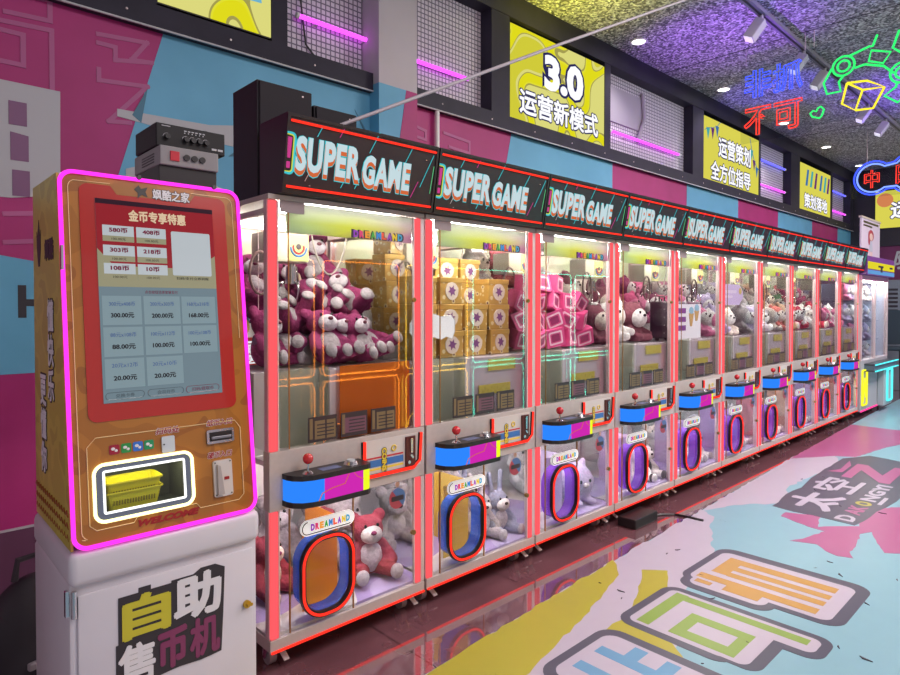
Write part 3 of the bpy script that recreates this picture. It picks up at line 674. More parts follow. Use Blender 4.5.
def rainbow(name, s, w, h, parent, M, depth=.002, weight=.06, dark_=False):
    g = G(); n = len(s)
    for k, ch in enumerate(s):
        g.mi = k % len(rb); g.mesh(text(ch, w/n*.84, h, weight=weight, depth=depth), M @ TR((-w/2+w/n*(k+.5),0,0)))
    return g.build(name, [pm('letter_edge', (60,50,70), .5)]*9 if dark_ else rb, parent)
backp = noisy('back_panel_print', [(.30,(222,240,196)),(.42,(244,242,216)),(.52,(246,206,196)),(.62,(236,176,204)),(.75,(210,190,236))], 1.6, .4, detail=1)
shelfm = noisy('tray_grey', [(.3,(222,212,218)),(.7,(232,222,228))], 6, .3)
floorp = noisy('prize_floor_print', [(.35,(214,206,206)),(.5,(222,216,214)),(.53,(176,156,208)),(.7,(190,176,218))], 3, .25, detail=0, interp='CONSTANT')
hdr_b = pm('header_black', (38,31,40), .35)
cyan_e = em('cyan_print', (70,205,215), .85); orange_e = em('orange_print', (226,112,64), .8); letter_e = em('letter_white', (200,222,228), .9); mag_e = em('magenta_print', (216,70,150), .8); green_e = em('green_print', (110,220,150), .8)
lit = [em('lit_blue', (44,128,244), 1.05), em('lit_magenta', (206,42,176), .95), em('lit_yellow', (232,244,40), 1.0)]
redball = pm('joystick_red', (190,24,40), .2, coat=.6)
coinw = pm('coin_plate', (206,196,194), .35); bl_s = pm('stripe_blue', (60,110,180), .4); rd_s = pm('stripe_red', (190,40,60), .4); yl_s = pm('stripe_yellow', (230,200,60), .4); cobr = pm('acceptor_bronze', (92,44,44), .35, .4)
blue_l = clear('ring_sleeve_blue', (186,208,250), .8, diffuse=.45, drgb=(80,140,245))
stick = pm('sticker_dark', (52,40,48), .4); stick_w = pm('sticker_cream', (122,102,72), .4); stick_p = pm('sticker_pink', (112,72,90), .4)
mesh_y = noisy('yellow_mesh_net', [(0,(120,110,20)),(.3,(226,214,60)),(1,(240,228,90))], 60, .5, kind='voronoi')
guard_g = clear('guard_acrylic', (248,246,248), 1.0, diffuse=.08, drgb=(220,210,216))
guard_c = clear('chute_acrylic', (246,248,244), .8, diffuse=.06, drgb=(206,208,190))
guard_o = clear('guard_orange', (255,196,130), 1.0, diffuse=.45, drgb=(252,170,80))
chute_m = clear('chute_tint', (240,200,120), .8, diffuse=.6, drgb=(240,180,90))

def make_machine():
    t = thing('claw_machine', 'x x x x', 'claw machine', (X0,DM,0), 0, 'row of pink-lit claw machines')
    W = WM
    base = G().box(0,W,0,DP,.10,.147,.003).build('base', beige, t)
    G().box(.004,W-.004,-.006,.002,.0975,.106).build('led_strip', ledred, base)
    for x in (.055, W-.055):
        for y in (.09, DP-.09):
            c = G().box(x-.03,x+.03,y-.03,y+.03,.094,.10).prism([(y-.02,.095),(y+.02,.095),(y+.035,.03),(y+.02,.024)], x-.024, x-.018, 'x').prism([(y-.02,.095),(y+.02,.095),(y+.035,.03),(y+.02,.024)], x+.018, x+.024, 'x').build('caster', chrome, t)
            G().cyl((x-.015,y+.022,.0335),(x+.015,y+.022,.0335),.033).build('wheel', pm('wheel_grey', (150,140,146), .4), c, smooth='auto')
            if y < .4: G().box(x+.024,x+.048,y-.060,y-.015,.055,.062,.002, m=TR((x,y,.06)) @ Matrix.Rotation(.5,4,'X') @ TR((-x,-y,-.06))).build('brake_pedal', white, c)
    for x0 in (0, W-.04):
        for y0 in (.012, DP-.04):
            G().box(x0+.001,x0+.039,y0,y0+.028,.147,1.81).build('corner_post', silver, t)
    for z0, z1 in ((.150,.632),(.862,1.806)):
        G().box(.004,.036,-.001,.0115,z0,z1,.003).build('led_strip', ledpink, t); G().box(.733,.762,-.001,.0115,z0,z1,.003).build('led_strip', ledpink, t)
        G().box(.722,.727,.002,.012,z0,z1).build('post_trim', silver, t); G().box(.765,W,.002,.012,z0,z1).build('post_trim', silver, t); G().box(.0395,.044,.004,.012,z0,z1).build('post_trim', silver, t)
    G().box(0,W,.0,.05,.635,.860,.002).build('front_panel', beige, t)
    G().box(0,W,0,DP,1.81,1.830,.002).build('roof', beige, t)
    G().box(.0,W,DP-.02,DP,.80,1.81).build('back_panel', backp, t); G().box(.0,W,DP-.02,DP,.147,.80).build('back_panel', pm('back_panel_grey', (226,218,218), .5), t)
    G().box(.004,W-.004,.05,DP-.02,.80,.82).build('play_tray', shelfm, t)
    G().box(.004,W-.004,.02,DP-.02,.147,.158).build('prize_floor', floorp, t)
    G().box(.0,.003,.04,DP-.04,.862,1.808).build('side_glass', glass, t); G().box(W-.003,W,.04,DP-.04,.862,1.808).build('side_glass', glass, t)
    G().box(.0,.003,.04,DP-.04,.15,.632).build('side_glass', glass, t); G().box(W-.003,W,.04,DP-.04,.15,.632).build('side_glass', glass, t)
    fg = G().box(.044,.722,.004,.008,.862,1.808).build('front_glass', glass, t)
    G().box(.084,.088,.0,.004,.862,1.806).build('glass_edge', gold_trim, fg)
    G().cyl((.718,.002,1.438),(.718,-.010,1.438),.010).build('glass_lock', pm('lock_brass', (150,120,70), .3, .8), fg)
    g = G()
    for k, x in enumerate((.17,.325,.48)):
        g.mi = 0; g.box(x,x+.135,.002,.0038,.872,.972)
        g.mi = 1
        if k != 1:
            g.box(x+.03,x+.078,.0012,.002,.882,.955).box(x+.086,x+.128,.0012,.002,.882,.955)
        else: g.mi = 2; g.box(x+.012,x+.128,.0012,.002,.888,.95)
        g.mi = 0
        for j in range(4): g.box(x+.04,x+.12,.0006,.0012,.894+j*.014,.899+j*.014)
        g.mi = 1; g.box(x+.006,x+.02,.0012,.002,.885,.965)
    g.build('price_sticker', [stick, stick_w, stick_p], fg)
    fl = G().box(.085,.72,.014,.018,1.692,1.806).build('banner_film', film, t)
    rainbow('film_lettering', 'DREAMLAND', .27, .030, fl, TR((.53,.0115,1.712)) @ RF, weight=.06); rainbow('film_lettering_outline', 'DREAMLAND', .29, .036, fl, TR((.53,.0128,1.712)) @ RF, weight=.12, dark_=True)
    G().box(.05,.155,-.001,.004,1.765,1.81,.001).build('sensor_box', pm('sensor_grey', (150,134,138), .4), t)
    G().cyl((.10,.09,1.788),(.68,.09,1.788),.012,seg=10).build('ceiling_lamp', lampw, t); G().cyl((.10,.62,1.794),(.68,.62,1.794),.010,seg=10).build('ceiling_lamp', em('added_rear_lamp', (255,250,236), 32), t)  # front tube, then an added rear tube that brightens the back panel
    G().cyl((.10,.08,.782),(.68,.08,.782),.013,seg=10).build('ceiling_lamp', lampb, t)  # added tube under the tray, brightens the lowest bay
    # lower prize door
    dr = G().box(.088,.384,.003,.007,.15,.632).build('prize_door', glass, t)
    G().box(.084,.088,.0,.008,.15,.632).build('door_edge', gold_trim, dr); G().box(.384,.3875,.0,.008,.15,.632).build('door_edge', gold_trim, dr)
    G().box(.3875,.722,.004,.008,.15,.632).build('fixed_glass', glass, t)
    G().cyl((.712,.004,.39),(.712,-.012,.39),.011).box(.70,.706,-.014,-.006,.384,.396).build('door_lock', MATS['lock_brass'], t)
    ov, iv = rrect(.127,.384,.172,.500,.108,8), rrect(.148,.363,.193,.479,.090,8)
    rg = G().ring(ov, iv, -.016, .004).build('door_ring', black, dr)
    G().tube([(x,-.017,z) for x, z in rrect(.137,.374,.182,.490,.1,10)], .0056, True, 8).build('led_ring', ledred, rg, smooth=True)
    G().ring(rrect(.140,.371,.185,.487,.098,8), rrect(.146,.365,.191,.481,.093,8), .008, .075).build('ring_sleeve', blue_l, rg)
    npl = G().prism(rrect(.130,.386,.508,.570,.031,8), -.006, .002).build('name_plate', pm('name_plate_white', (240,238,238), .35, 0, .45), dr)
    G().tube([(x,-.0065,z) for x, z in rrect(.137,.379,.515,.563,.024,8)][9:30], .0022, seg=5).build('plate_line', stick, npl)
    rainbow('plate_lettering', 'DREAMLAND', .19, .027, npl, TR((.268,-.0068,.540)) @ RF, weight=.06)
    sk = G().cyl((.625,.003,.561),(.625,.0015,.561),.046,seg=24).build('round_sticker', pm('sticker_red', (168,66,80), .4), t)
    g = G(); g.mi = 0; g.prism([(.625+.046*math.cos(a),.561+.046*math.sin(a)) for a in [-.9+PI*k/10 for k in range(11)]], .0006, .0014)
    g.mi = 1; g.prism(rrect(.59,.66,.55,.572,.005), -.0002, .0005); g.mi = 2; g.cyl((.625,.003,.622),(.625,.0015,.622),.012,seg=12)
    g.build('sticker_print', [pm('sticker_blue', (80,110,160), .4), stick, pm('sticker_tan', (170,130,110), .4)], sk)
    # control box
    cp = [(.053,0),(.054,-.03),(.064,-.060),(.09,-.088),(.13,-.103),(.19,-.109),(.385,-.106),(.402,-.098),(.410,-.08),(.410,0)]
    def inset(p, d): return [(x+(d if x < .1 else -d if x > .40 else 0), y+(d if y < -.01 else 0)) for x, y in p]
    cb = G().prism(cp, .652, .672, 'z').prism(cp, .754, .774, 'z').build('control_box', black, t)
    q = inset(cp, .003)
    def clip(p, a, b):
        def side(p, c, s):
            out = []
            for i in range(len(p)):
                A, B = p[i], p[(i+1)%len(p)]; fa, fb = (A[0]-c)*s, (B[0]-c)*s
                if fa >= 0: out.append(A)
                if fa*fb < 0: k = fa/(fa-fb); out.append((A[0]+(B[0]-A[0])*k, A[1]+(B[1]-A[1])*k))
            return out
        return side(side(p, a, 1), b, -1)
    for k, (a, b) in enumerate(((.0,.178),(.178,.362),(.362,.6))): G().prism(clip(q,a,b), .672, .754, 'z').build('lit_panel', lit[k], cb)
    g = G().tube([(.15,-.1085,.672),(.165,-.1085,.70),(.21,-.1085,.712),(.27,-.108,.718),(.29,-.108,.754)], .0018, seg=4).tube([(.315,-.1075,.752),(.33,-.107,.735),(.36,-.1065,.72)], .0018, seg=4).build('light_line', orange_e, cb)
    js = G().cyl((.13,-.062,.774),(.13,-.062,.815),.005).cyl((.13,-.062,.774),(.13,-.062,.782),.022,.012).build('joystick', chrome, cb)
    G().ell((.13,-.062,.830),(.021,.021,.021)).build('ball_knob', redball, js, smooth=True)
    bt = G().cyl((.335,-.055,.774),(.335,-.055,.786),.030,.024,24).build('push_button', chrome, cb); G().cyl((.335,-.055,.786),(.335,-.055,.792),.016).build('button_cap', pm('button_clear', (210,214,220), .1), bt)
    G().box(.19,.28,-.075,-.03,.7735,.7748).build('instruction_card', pm('card_blue', (90,100,140), .4), cb)
    # coin panel
    cn = G().box(.436,.758,-.003,.001,.690,.838).build('coin_panel', coinw, t)
    G().box(.44,.655,-.0042,-.003,.757,.764).build('stripe', rd_s, cn); G().box(.44,.655,-.0042,-.003,.722,.752).build('stripe', bl_s, cn); G().box(.44,.655,-.0042,-.003,.708,.716).build('stripe', yl_s, cn)
    MV = TR((.546,-.0055,.748)) @ RF @ Matrix.Rotation(-PI/2,4,'Z')
    words('coin_lettering_outline', 'COINS', .10, .026, stick, cn, TR((0,.0006,0)) @ MV, weight=.05, outline=.08, depth=.001); words('coin_lettering', 'COINS', .10, .026, yl_s, cn, MV, weight=.05, depth=.001)
    G().tube([(.60+.012*math.cos(a),-.005,.790+.012*math.sin(a)) for a in [2*PI*k/14 for k in range(14)]], .003, True, 5).build('coin_mark', yl_s, cn)
    ac = G().box(.665,.722,-.012,-.003,.695,.828,.002).build('coin_acceptor', cobr, cn); G().prism([(.69,.755),(.70,.755),(.702,.82),(.688,.82)], -.018, -.012).cyl((.68,-.018,.715),(.68,-.012,.715),.008).prism([(.685,.745),(.70,.728),(.708,.734),(.694,.75)], -.018, -.012).build('acceptor_metal', chrome, ac)
    tp = [(.436,-.010,.838),(.436,-.010,.686),(.71,-.010,.686),(.748,-.010,.715),(.756,-.010,.838)]
    G().tube(tp, .0095, seg=8).build('led_tube_holder', black, cn, TR((-.002,.006,0))); G().tube(tp[:2], .0078, seg=8).tube(tp[1:], .0078, seg=8).build('led_tube', ledred, cn)
    # header
    hu = V((0,-.05,.28)).normalized(); hn = V((1,0,0)).cross(hu)
    HMx = Matrix(((1,0,hn.x,0),(0,hu.y,hn.y,-.042),(0,hu.z,hn.z,1.834),(0,0,0,1)))
    hd = G().prism([(-.042,1.832),(-.092,2.117),(.13,2.117),(.13,1.832)], .003, .793, 'x').build('header', hdr_b, t)
    HH = .284
    G().box(.003,.793,0,.010,.0,.004).box(.003,.793,HH-.010,HH,.0,.004).box(.003,.015,.01,HH-.01,.0,.004).box(.781,.793,.01,HH-.01,.0,.004).build('header_frame', black, hd, HMx)
    G().tube([(.02,.022,.004),(.776,.022,.004)], .0048, seg=8).build('led_line', ledred, hd, HMx); G().tube([(.02,HH-.024,.004),(.776,HH-.024,.004)], .0048, seg=8).build('led_line', ledred, hd, HMx)
    for s, x, y, w, h in (('SUPER',.203,.148,.306,.128),('GAME',.503,.132,.262,.118)):
        words('header_lettering_outline', s, w, h, cyan_e, hd, HMx @ TR((x,y-.004,.0012)), weight=.035, outline=.035, depth=.001, spacing=1.1)
        words('header_lettering_shade', s, w, h, cyan_e, hd, HMx @ TR((x,y-.015,.0014)), weight=.035, outline=.03, depth=.001, spacing=1.1)
        words('header_lettering_shadow', s, w, h, orange_e, hd, HMx @ TR((x,y-.014,.0024)), weight=.035, outline=.014, depth=.001, spacing=1.1)
        words('header_lettering', s, w, h, letter_e, hd, HMx @ TR((x,y,.004)), weight=.035, depth=.002, spacing=1.1)
    G().tube([(a,b,.002) for a, b in [(.006,.07)]+rrect(-.02,.043,.07,.215,.015,4)[15:20]+rrect(-.02,.043,.07,.215,.015,4)[:5]+[(.006,.215)]], .005, False, 5).build('badge_outline', cyan_e, hd, HMx)
    G().tube([(a,b,.003) for a, b in [(.006,.076)]+rrect(-.02,.037,.076,.209,.012,4)[15:20]+rrect(-.02,.037,.076,.209,.012,4)[:5]+[(.006,.209)]], .0025, False, 5).build('badge_line', em('badge_yellow', (220,230,80), .8), hd, HMx)
    G().prism([(.012,.125),(.026,.125),(.029,.2),(.009,.2)], 0, .004, 'z').prism(rrect(.011,.027,.088,.112,.003), 0, .004, 'z').build('badge_mark', mag_e, hd, HMx)
    for k, (x, y, l, a, m_) in enumerate(((.14,.22,.05,1.1,cyan_e),(.245,.235,.04,1.1,mag_e),(.40,.20,.10,1.1,cyan_e),(.60,.19,.07,1.1,cyan_e),(.70,.10,.16,1.15,cyan_e),(.765,.08,.12,1.5,green_e),(.10,.05,.04,1.1,silver),(.27,.045,.04,1.1,cyan_e),(.34,.05,.05,1.1,cyan_e),(.65,.05,.08,1.1,mag_e),(.12,.035,.006,0,silver),(.45,.06,.006,0,silver),(.72,.22,.006,0,silver))):
        dx, dy = math.cos(a)*l, math.sin(a)*l
        G().tube([(x,y,.0015),(x+dx,y+dy,.0015)], .0014, seg=4).build('glitch_line', m_, hd, HMx)
    # claw gear
    G().box(.004,W-.004,.40,.425,1.745,1.765).build('gantry_rail', silver, t); G().box(.02,.045,.05,DP-.03,1.765,1.785).build('gantry_rail', silver, t); G().box(W-.045,W-.02,.05,DP-.03,1.765,1.785).build('gantry_rail', silver, t)
    cr = G().box(.165,.385,.345,.48,1.605,1.735,.008).build('carriage', ivory, t, smooth='auto')
    G().box(.278,.378,.342,.346,1.612,1.728).build('carriage_plate', pm('plate_yellow', (214,208,130), .4), cr)
    g = G(); g.mi = 0; g.tube([(.328+.04*math.cos(a),.341,1.672+.04*math.sin(a)) for a in [PI+PI*k/12 for k in range(13)]], .005, seg=5); g.mi = 1; g.tube([(.328+.027*math.cos(a),.341,1.672+.027*math.sin(a)) for a in [PI*.9+PI*1.2*k/12 for k in range(13)]], .005, seg=5); g.mi = 2; g.ell((.328,.341,1.675),(.014,.003,.014),10,6)
    g.build('carriage_print', [bl_s, rd_s, stick], cr)
    cl = G().cyl((.325,.40,1.605),(.325,.40,1.59),.012).cyl((.325,.40,1.59),(.325,.40,1.525),.026,.03).cyl((.325,.40,1.525),(.325,.40,1.51),.036).build('claw', chrome, t, smooth='auto')
    for k in range(3):
        a = 2*PI*k/3+.5; c_, s_ = math.cos(a), math.sin(a)
        pr = [(.03,1.52),(.055,1.512),(.066,1.48),(.058,1.45),(.042,1.435),(.028,1.43)]
        G().tube([(.325+r*c_,.40+r*s_,z) for r, z in pr], .006, seg=6).build('prong', chrome, cl, smooth=True)
    G().tube([(.385,.40,1.71)]+[(.43+.20*k/14,.40,1.75-.19*math.sin(PI*k/14)**.7) for k in range(15)], .005, seg=6).build('cable_loop', pm('loop_grey', (176,166,160), .4), t, smooth=True)
    G().tube([(.12+.05*math.cos(a),.30,1.55+.09*math.sin(a)) for a in [2*PI*k/16 for k in range(16)]], .006, True, 6).build('coiled_cable', pm('coil_brown', (110,86,84), .4), t, smooth=True)
    # inside: stepped riser and clear guards
    G().box(.01,.31,.145,.34,.82,1.145).build('prize_riser', shelfm, t); G().box(.31,W-.01,.062,.34,.82,1.145).build('prize_riser', shelfm, t); G().box(.01,W-.01,.34,.56,.82,1.265).build('prize_riser', shelfm, t); G().box(.01,W-.01,.56,DP-.022,.82,1.39).build('prize_riser', shelfm, t)
    G().box(.33,.74,.044,.048,.82,1.165).build('guard_panel', guard_g, t)
    G().box(.47,.68,.051,.056,1.075,1.135).build('net_strip', mesh_y, t); G().box(.40,.64,.051,.056,.955,1.005).build('net_strip', mesh_y, t)
    G().ring(rrect(.07,.30,.03,.135,.03,5), rrect(.074,.296,.034,.131,.027,5), .82, 1.165, 'z').build('prize_chute', guard_c, t)
    G().box(.012,.03,DP-.04,DP-.022,.82,1.80).build('inner_led_strip', ledpink, t); G().box(W-.03,W-.012,DP-.04,DP-.022,.82,1.80).build('inner_led_strip', ledpink, t)
    G().box(.20,.37,.10,.104,.16,.52).box(.366,.37,.104,.36,.16,.52).build('chute_wall', chute_m, t)
    return t
m0 = make_machine()
mlabels = ['claw machine heaped with purple teddy bears, beside the gold coin kiosk',
 'claw machine stacked with gold spotted gift boxes behind its glass',
 'claw machine filled with tumbled bright pink boxes',
 'claw machine with big brown and cream round-faced plush, one past the pink boxes',
 'claw machine with a white ice cream card and dark suitcases inside',
 'claw machine with a lavender tag-shaped card hanging inside its glass',
 'claw machine of grey and lilac plush, one past the lavender tag card',
 'claw machine of cream and coral plush, third from the far end of the row',
 'claw machine of white, red and green plush, next to last in the row',
 'last claw machine of the row, next to the yellow and cyan lit cabinet']
machines = [m0]
for i in range(1, 10):
    c = copy_tree(m0); c.location = (X0+PITCH*i, DM, 0); machines.append(c)
for m, l in zip(machines, mlabels): m['label'] = l
tints = [((240,200,120),(236,170,70)), ((240,220,150),(226,200,110)), ((226,220,246),(214,206,236)), ((236,222,246),(216,196,236)), ((236,222,246),(212,192,236)), ((230,210,246),(206,180,236)), ((236,190,200),(220,150,160)), ((236,210,190),(220,190,170)), ((230,214,244),(210,190,232)), ((236,200,180),(220,170,150))]
for k, m in enumerate(machines):
    a, b = tints[k]; recolor(m, 'chute_wall', clear('chute_tint_%d' % k, tuple(min(255,v+20) for v in a), .8, diffuse=.55, drgb=tuple(min(255,v+25) for v in b)))
    if k >= 2: recolor(m, 'ring_sleeve', clear('ring_sleeve_violet', (222,190,250), .8, diffuse=.5, drgb=(180,110,240)))
    if k not in (0,): pass
for ch in machines[0].children:
    n = ch.name.split('.')[0]
    if n == 'header': ch.location.x = .031; ch.scale.x = .962
    if n == 'glass_edge': pass
machines[0].location.x = X0+.018; machines[0].scale.x = .975
og = G().box(.345,.725,.036,.041,.82,1.162).build('guard_panel', guard_o, machines[0]); og['label'] = 'orange acrylic guard panel'

# ------------------------------------------------------------------ prizes
def plush_mat(name, rgb): 
    return noisy('plush_'+name, [(.3,tuple(int(v*.86) for v in rgb)),(.7,rgb)], 60, .9, detail=2, bump=.5, spec=.2)
PMs = {k: plush_mat(k, v) for k, v in dict(purple=(134,50,94), grey=(176,166,172), palegrey=(206,196,206), lilac=(190,176,214), white=(234,228,230), brown=(124,70,84), cream=(238,222,214), maroon=(150,62,78), black=(48,40,46), pinkish=(226,130,170), coral=(226,120,110), red=(190,50,70), green=(70,150,100), bluegrey=(150,152,178), rose=(214,90,140), tan=(206,170,140)).items()}
eye_m = pm('toy_eye', (20,18,22), .1)
def remeshed(build, vox=.0085, it=3):
    g = G(); build(g); me = bpy.data.meshes.new('r'); g.bm.to_mesh(me); g.bm.free()
    o = bpy.data.objects.new('r', me); COL.objects.link(o)
    a = o.modifiers.new('a','REMESH'); a.mode = 'VOXEL'; a.voxel_size = vox
    b = o.modifiers.new('b','SMOOTH'); b.iterations = it; b.factor = .6
    r = bpy.data.meshes.new_from_object(o.evaluated_get(bpy.context.evaluated_depsgraph_get()))
    bpy.data.objects.remove(o); r.name = 'plush'
    for p in r.polygons: p.use_smooth = True
    return r
def bear_body(g, ears='round'):
    g.ell((0,.0,.088),(.078,.066,.088),20,12); g.ell((0,-.008,.212),(.078,.066,.068),20,12)
    for s in (-1,1):
        if ears == 'round': g.ell((s*.066,.004,.268),(.034,.020,.034),14,10)
        elif ears == 'long': g.cap((s*.03,.008,.25),(s*.055,.02,.39),.018,.02,8)
        elif ears == 'flop': g.cap((s*.062,.0,.245),(s*.092,-.01,.16),.018,.022,6)
        elif ears == 'tiny': g.ell((s*.05,.004,.262),(.018,.012,.018),10,8)
        g.cap((s*.066,-.012,.135),(s*.098,-.060,.070),.030,.030); g.cap((s*.045,-.03,.036),(s*.082,-.125,.036),.036,.034)
PROTO = {}
def plush(kind, name, mats, label, group, loc, rz=0, sc=1., tilt=(0,0), cat='plush toy'):
    if kind not in PROTO:
        ears = {'bear':'round','rabbit':'long','dog':'flop','round':'tiny'}.get(kind)
        if kind == 'ball':
            def f(g):
                g.ell((0,0,.13),(.15,.13,.13),24,14)
                for s in (-1,1): g.ell((s*.09,0,.255),(.03,.02,.03),12,8); g.ell((s*.06,-.10,.02),(.04,.06,.022),12,8); g.ell((s*.15,-.02,.12),(.025,.025,.05),10,8)
            me = remeshed(f, .014)
        elif kind == 'round':
            def f(g):
                g.ell((0,.01,.062),(.075,.07,.06),20,12); g.ell((0,0,.165),(.105,.085,.09),24,14)
                for s in (-1,1): g.ell((s*.075,.0,.235),(.032,.02,.032),12,8); g.cap((s*.06,-.03,.075),(s*.10,-.06,.05),.024,.024); g.cap((s*.035,-.04,.022),(s*.05,-.09,.024),.026,.026)
            me = remeshed(f)
        else: me = remeshed(lambda g: bear_body(g, ears))
        me.materials.append(mats['body'])
        root = link(name, me); A = lambda g, n, m: g.build(n, m, root, smooth=True)
        if kind == 'ball':
            A(G().ell((-.04,-.125,.16),(.010,.008,.012),10,6), 'eye', eye_m); A(G().ell((.04,-.125,.16),(.010,.008,.012),10,6), 'eye', eye_m); A(G().ell((0,-.128,.135),(.026,.018,.018),12,8), 'muzzle', mats['muzzle'])
        elif kind == 'round':
            A(G().ell((0,-.055,.15),(.075,.045,.062),18,12), 'muzzle', mats['muzzle']); A(G().ell((0,-.103,.16),(.014,.009,.009),10,6), 'nose', mats['nose'])
            for s in (-1,1): A(G().ell((s*.035,-.093,.178),(.008,.007,.010),10,6), 'eye', eye_m)
        else:
            A(G().ell((0,-.026,.090),(.064,.048,.074),18,12), 'belly_patch', mats['belly']); A(G().ell((0,-.062,.197),(.054,.032,.042),16,10), 'muzzle', mats['muzzle'])
            A(G().ell((0,-.093,.210),(.015,.009,.010),10,6), 'nose', mats['nose'])
            for s in (-1,1):
                A(G().ell((s*.030,-.066,.238),(.0075,.006,.009),10,6), 'eye', eye_m); A(G().ell((s*.084,-.150,.038),(.033,.016,.035),12,8), 'foot_pad', mats['belly'])
        PROTO[kind] = root; o = root
    else:
        o = copy_tree(PROTO[kind])
        o.name = name
        o.material_slots[0].link = 'OBJECT'; o.material_slots[0].material = mats['body']
        for ch in o.children:
            k = {'belly_patch':'belly','foot_pad':'belly','muzzle':'muzzle','nose':'nose'}.get(ch.name.split('.')[0])
            if k: ch.material_slots[0].link = 'OBJECT'; ch.material_slots[0].material = mats[k]
    e = Euler((tilt[0], tilt[1], rz)); Mr = e.to_matrix()*sc
    P = [Mr @ v.co for v in o.data.vertices]
    x, y, z = loc; z = z - min(p.z for p in P) + .0015                    # rest on the step below
    if x < 9.0:                                                           # stay inside the glass
        i = int((x-X0)/PITCH); a, b = X0+PITCH*i+(.024 if i == 0 else .010), X0+PITCH*i+.770
        lo, hi = x+min(p.x for p in P), x+max(p.x for p in P)
        if lo < a: x += a-lo
        elif hi > b: x -= hi-b
        lo, hi = y+min(p.y for p in P), y+max(p.y for p in P)
        if lo < DM+.045: y += DM+.045-lo
        elif hi > DM+.805: y -= hi-DM-.805
    o.location = (x,y,z); o.rotation_euler = e; o.scale = (sc,)*3
    return tag(o, label, cat, group)
def MT(body, belly=None, muzzle=None, nose='black'): return dict(body=PMs[body], belly=PMs[belly or body], muzzle=PMs[muzzle or belly or body], nose=PMs[nose])
def WX(i, x): return X0+PITCH*i+x
PUR = MT('purple','grey','palegrey','brown')
rr = random.Random(11)
num = ['first','second','third','fourth','fifth','sixth','seventh']
rows = [('front row',1.150,.86,[(.40,.20),(.49,.22),(.58,.20),(.665,.22)]),('second row',1.150,.86,[(.135,.29),(.25,.30)]),('third row',1.272,.9,[(.13,.47),(.46,.47),(.57,.48),(.66,.46)]),('back row',1.398,.92,[(.13,.69),(.28,.67),(.46,.69),(.645,.68)])]
for rn, z, sc, pts in rows:
    for k, (x, y) in enumerate(pts):
        back = rr.uniform(-.55,-.1)
        plush('bear','teddy_bear',PUR,f'purple teddy bear, {num[k]} from the kiosk side in the {rn} of the bear heap','purple bears in the first machine',(WX(0,.018+.975*x),DM+y,z),rr.uniform(-.6,.6),sc*rr.uniform(.95,1.05),(back,rr.uniform(-.3,.3)))
for k, (x, y, z, rz, tl, lb) in enumerate(((.44,.33,1.345,.1,(-.9,.25),'purple teddy bear lying on its back across the middle of the heap'),(.60,.32,1.35,-.3,(-.5,-.3),'purple teddy bear leaning on the heap in front of the gold boxes'),(.17,.38,1.34,.5,(-.7,.3),'purple teddy bear lying on the heap nearest the kiosk'),(.53,.56,1.52,-.1,(-.1,.05),'purple teddy bear sitting upright on the very top of the heap'),(.655,.34,1.33,-.4,(-1.0,.2),'purple teddy bear lying at the far end of the heap by the gold boxes'),(.30,.30,1.28,.2,(-1.1,-.3),'purple teddy bear lying below the hanging claw'))):
    plush('bear','teddy_bear',PUR,lb,'purple bears in the first machine',(WX(0,.018+.975*x),DM+y,z),rz,.88,tl)
# gold boxes
def gbox_mat(name, base, spots):
    m = noisy('box_'+name, [(0,spots[0]),(.16,spots[0]),(.20,spots[1]),(.33,spots[1]),(.36,base),(1,base)], 26, .35, kind='voronoi', coat=.3, interp='LINEAR')
    return m
gbm = gbox_mat('gold', (196,152,76), ((120,78,92),(226,204,160)))
lidm = pm('box_gold_lid', (204,160,84), .35, .3)
disc_w = pm('box_disc_cream', (226,208,196), .4); disc_p = pm('box_disc_purple', (126,70,128), .4)
def gift_box():
    g = G().box(-.078,.078,-.055,.055,0,.132,.004).build('gift_box', gbm)
    G().box(-.081,.081,-.058,.058,.108,.1355,.003).build('lid', lidm, g)
    G().cyl((0,-.0595,.066),(0,-.055,.066),.045,seg=24).build('label_disc', disc_w, g); G().prism([((.030 if k % 2 == 0 else .015)*math.cos(PI*k/6+.2),.067+(.030 if k % 2 == 0 else .015)*math.sin(PI*k/6+.2)) for k in range(12)], -.0605, -.0595).build('label_print', disc_p, g)
    return g
gb0 = None
for ly, (y, zb_, nr) in enumerate(((.20,1.147,3),(.42,1.267,3),(.66,1.392,2))):
    for r_ in range(nr):
        for c_ in range(4):
            if (ly == 0 and r_ == 2 and c_ == 2) or (ly == 1 and r_ >= 1 and c_ == 1): continue
            o = gift_box() if gb0 is None else copy_tree(gb0); gb0 = gb0 or o
            o.location = (WX(1,.12+.178*c_+rr.uniform(-.006,.006)), DM+y, zb_+.1366*r_); o.rotation_euler = (0,0,rr.uniform(-.12,.12))
            tag(o, f'gold spotted gift box, {num[r_]} layer up, {num[c_]} from the bear machine, {["front","middle","back"][ly]} stack', 'box', 'gold gift boxes in the second machine')
o = copy_tree(gb0); o.location = (WX(1,.12), DM+.42, 1.267+.1366*3); o.rotation_euler = (0,0,.3); tag(o, 'gold spotted gift box set alone on top of the middle stack near the bear machine', 'box', 'gold gift boxes in the second machine')
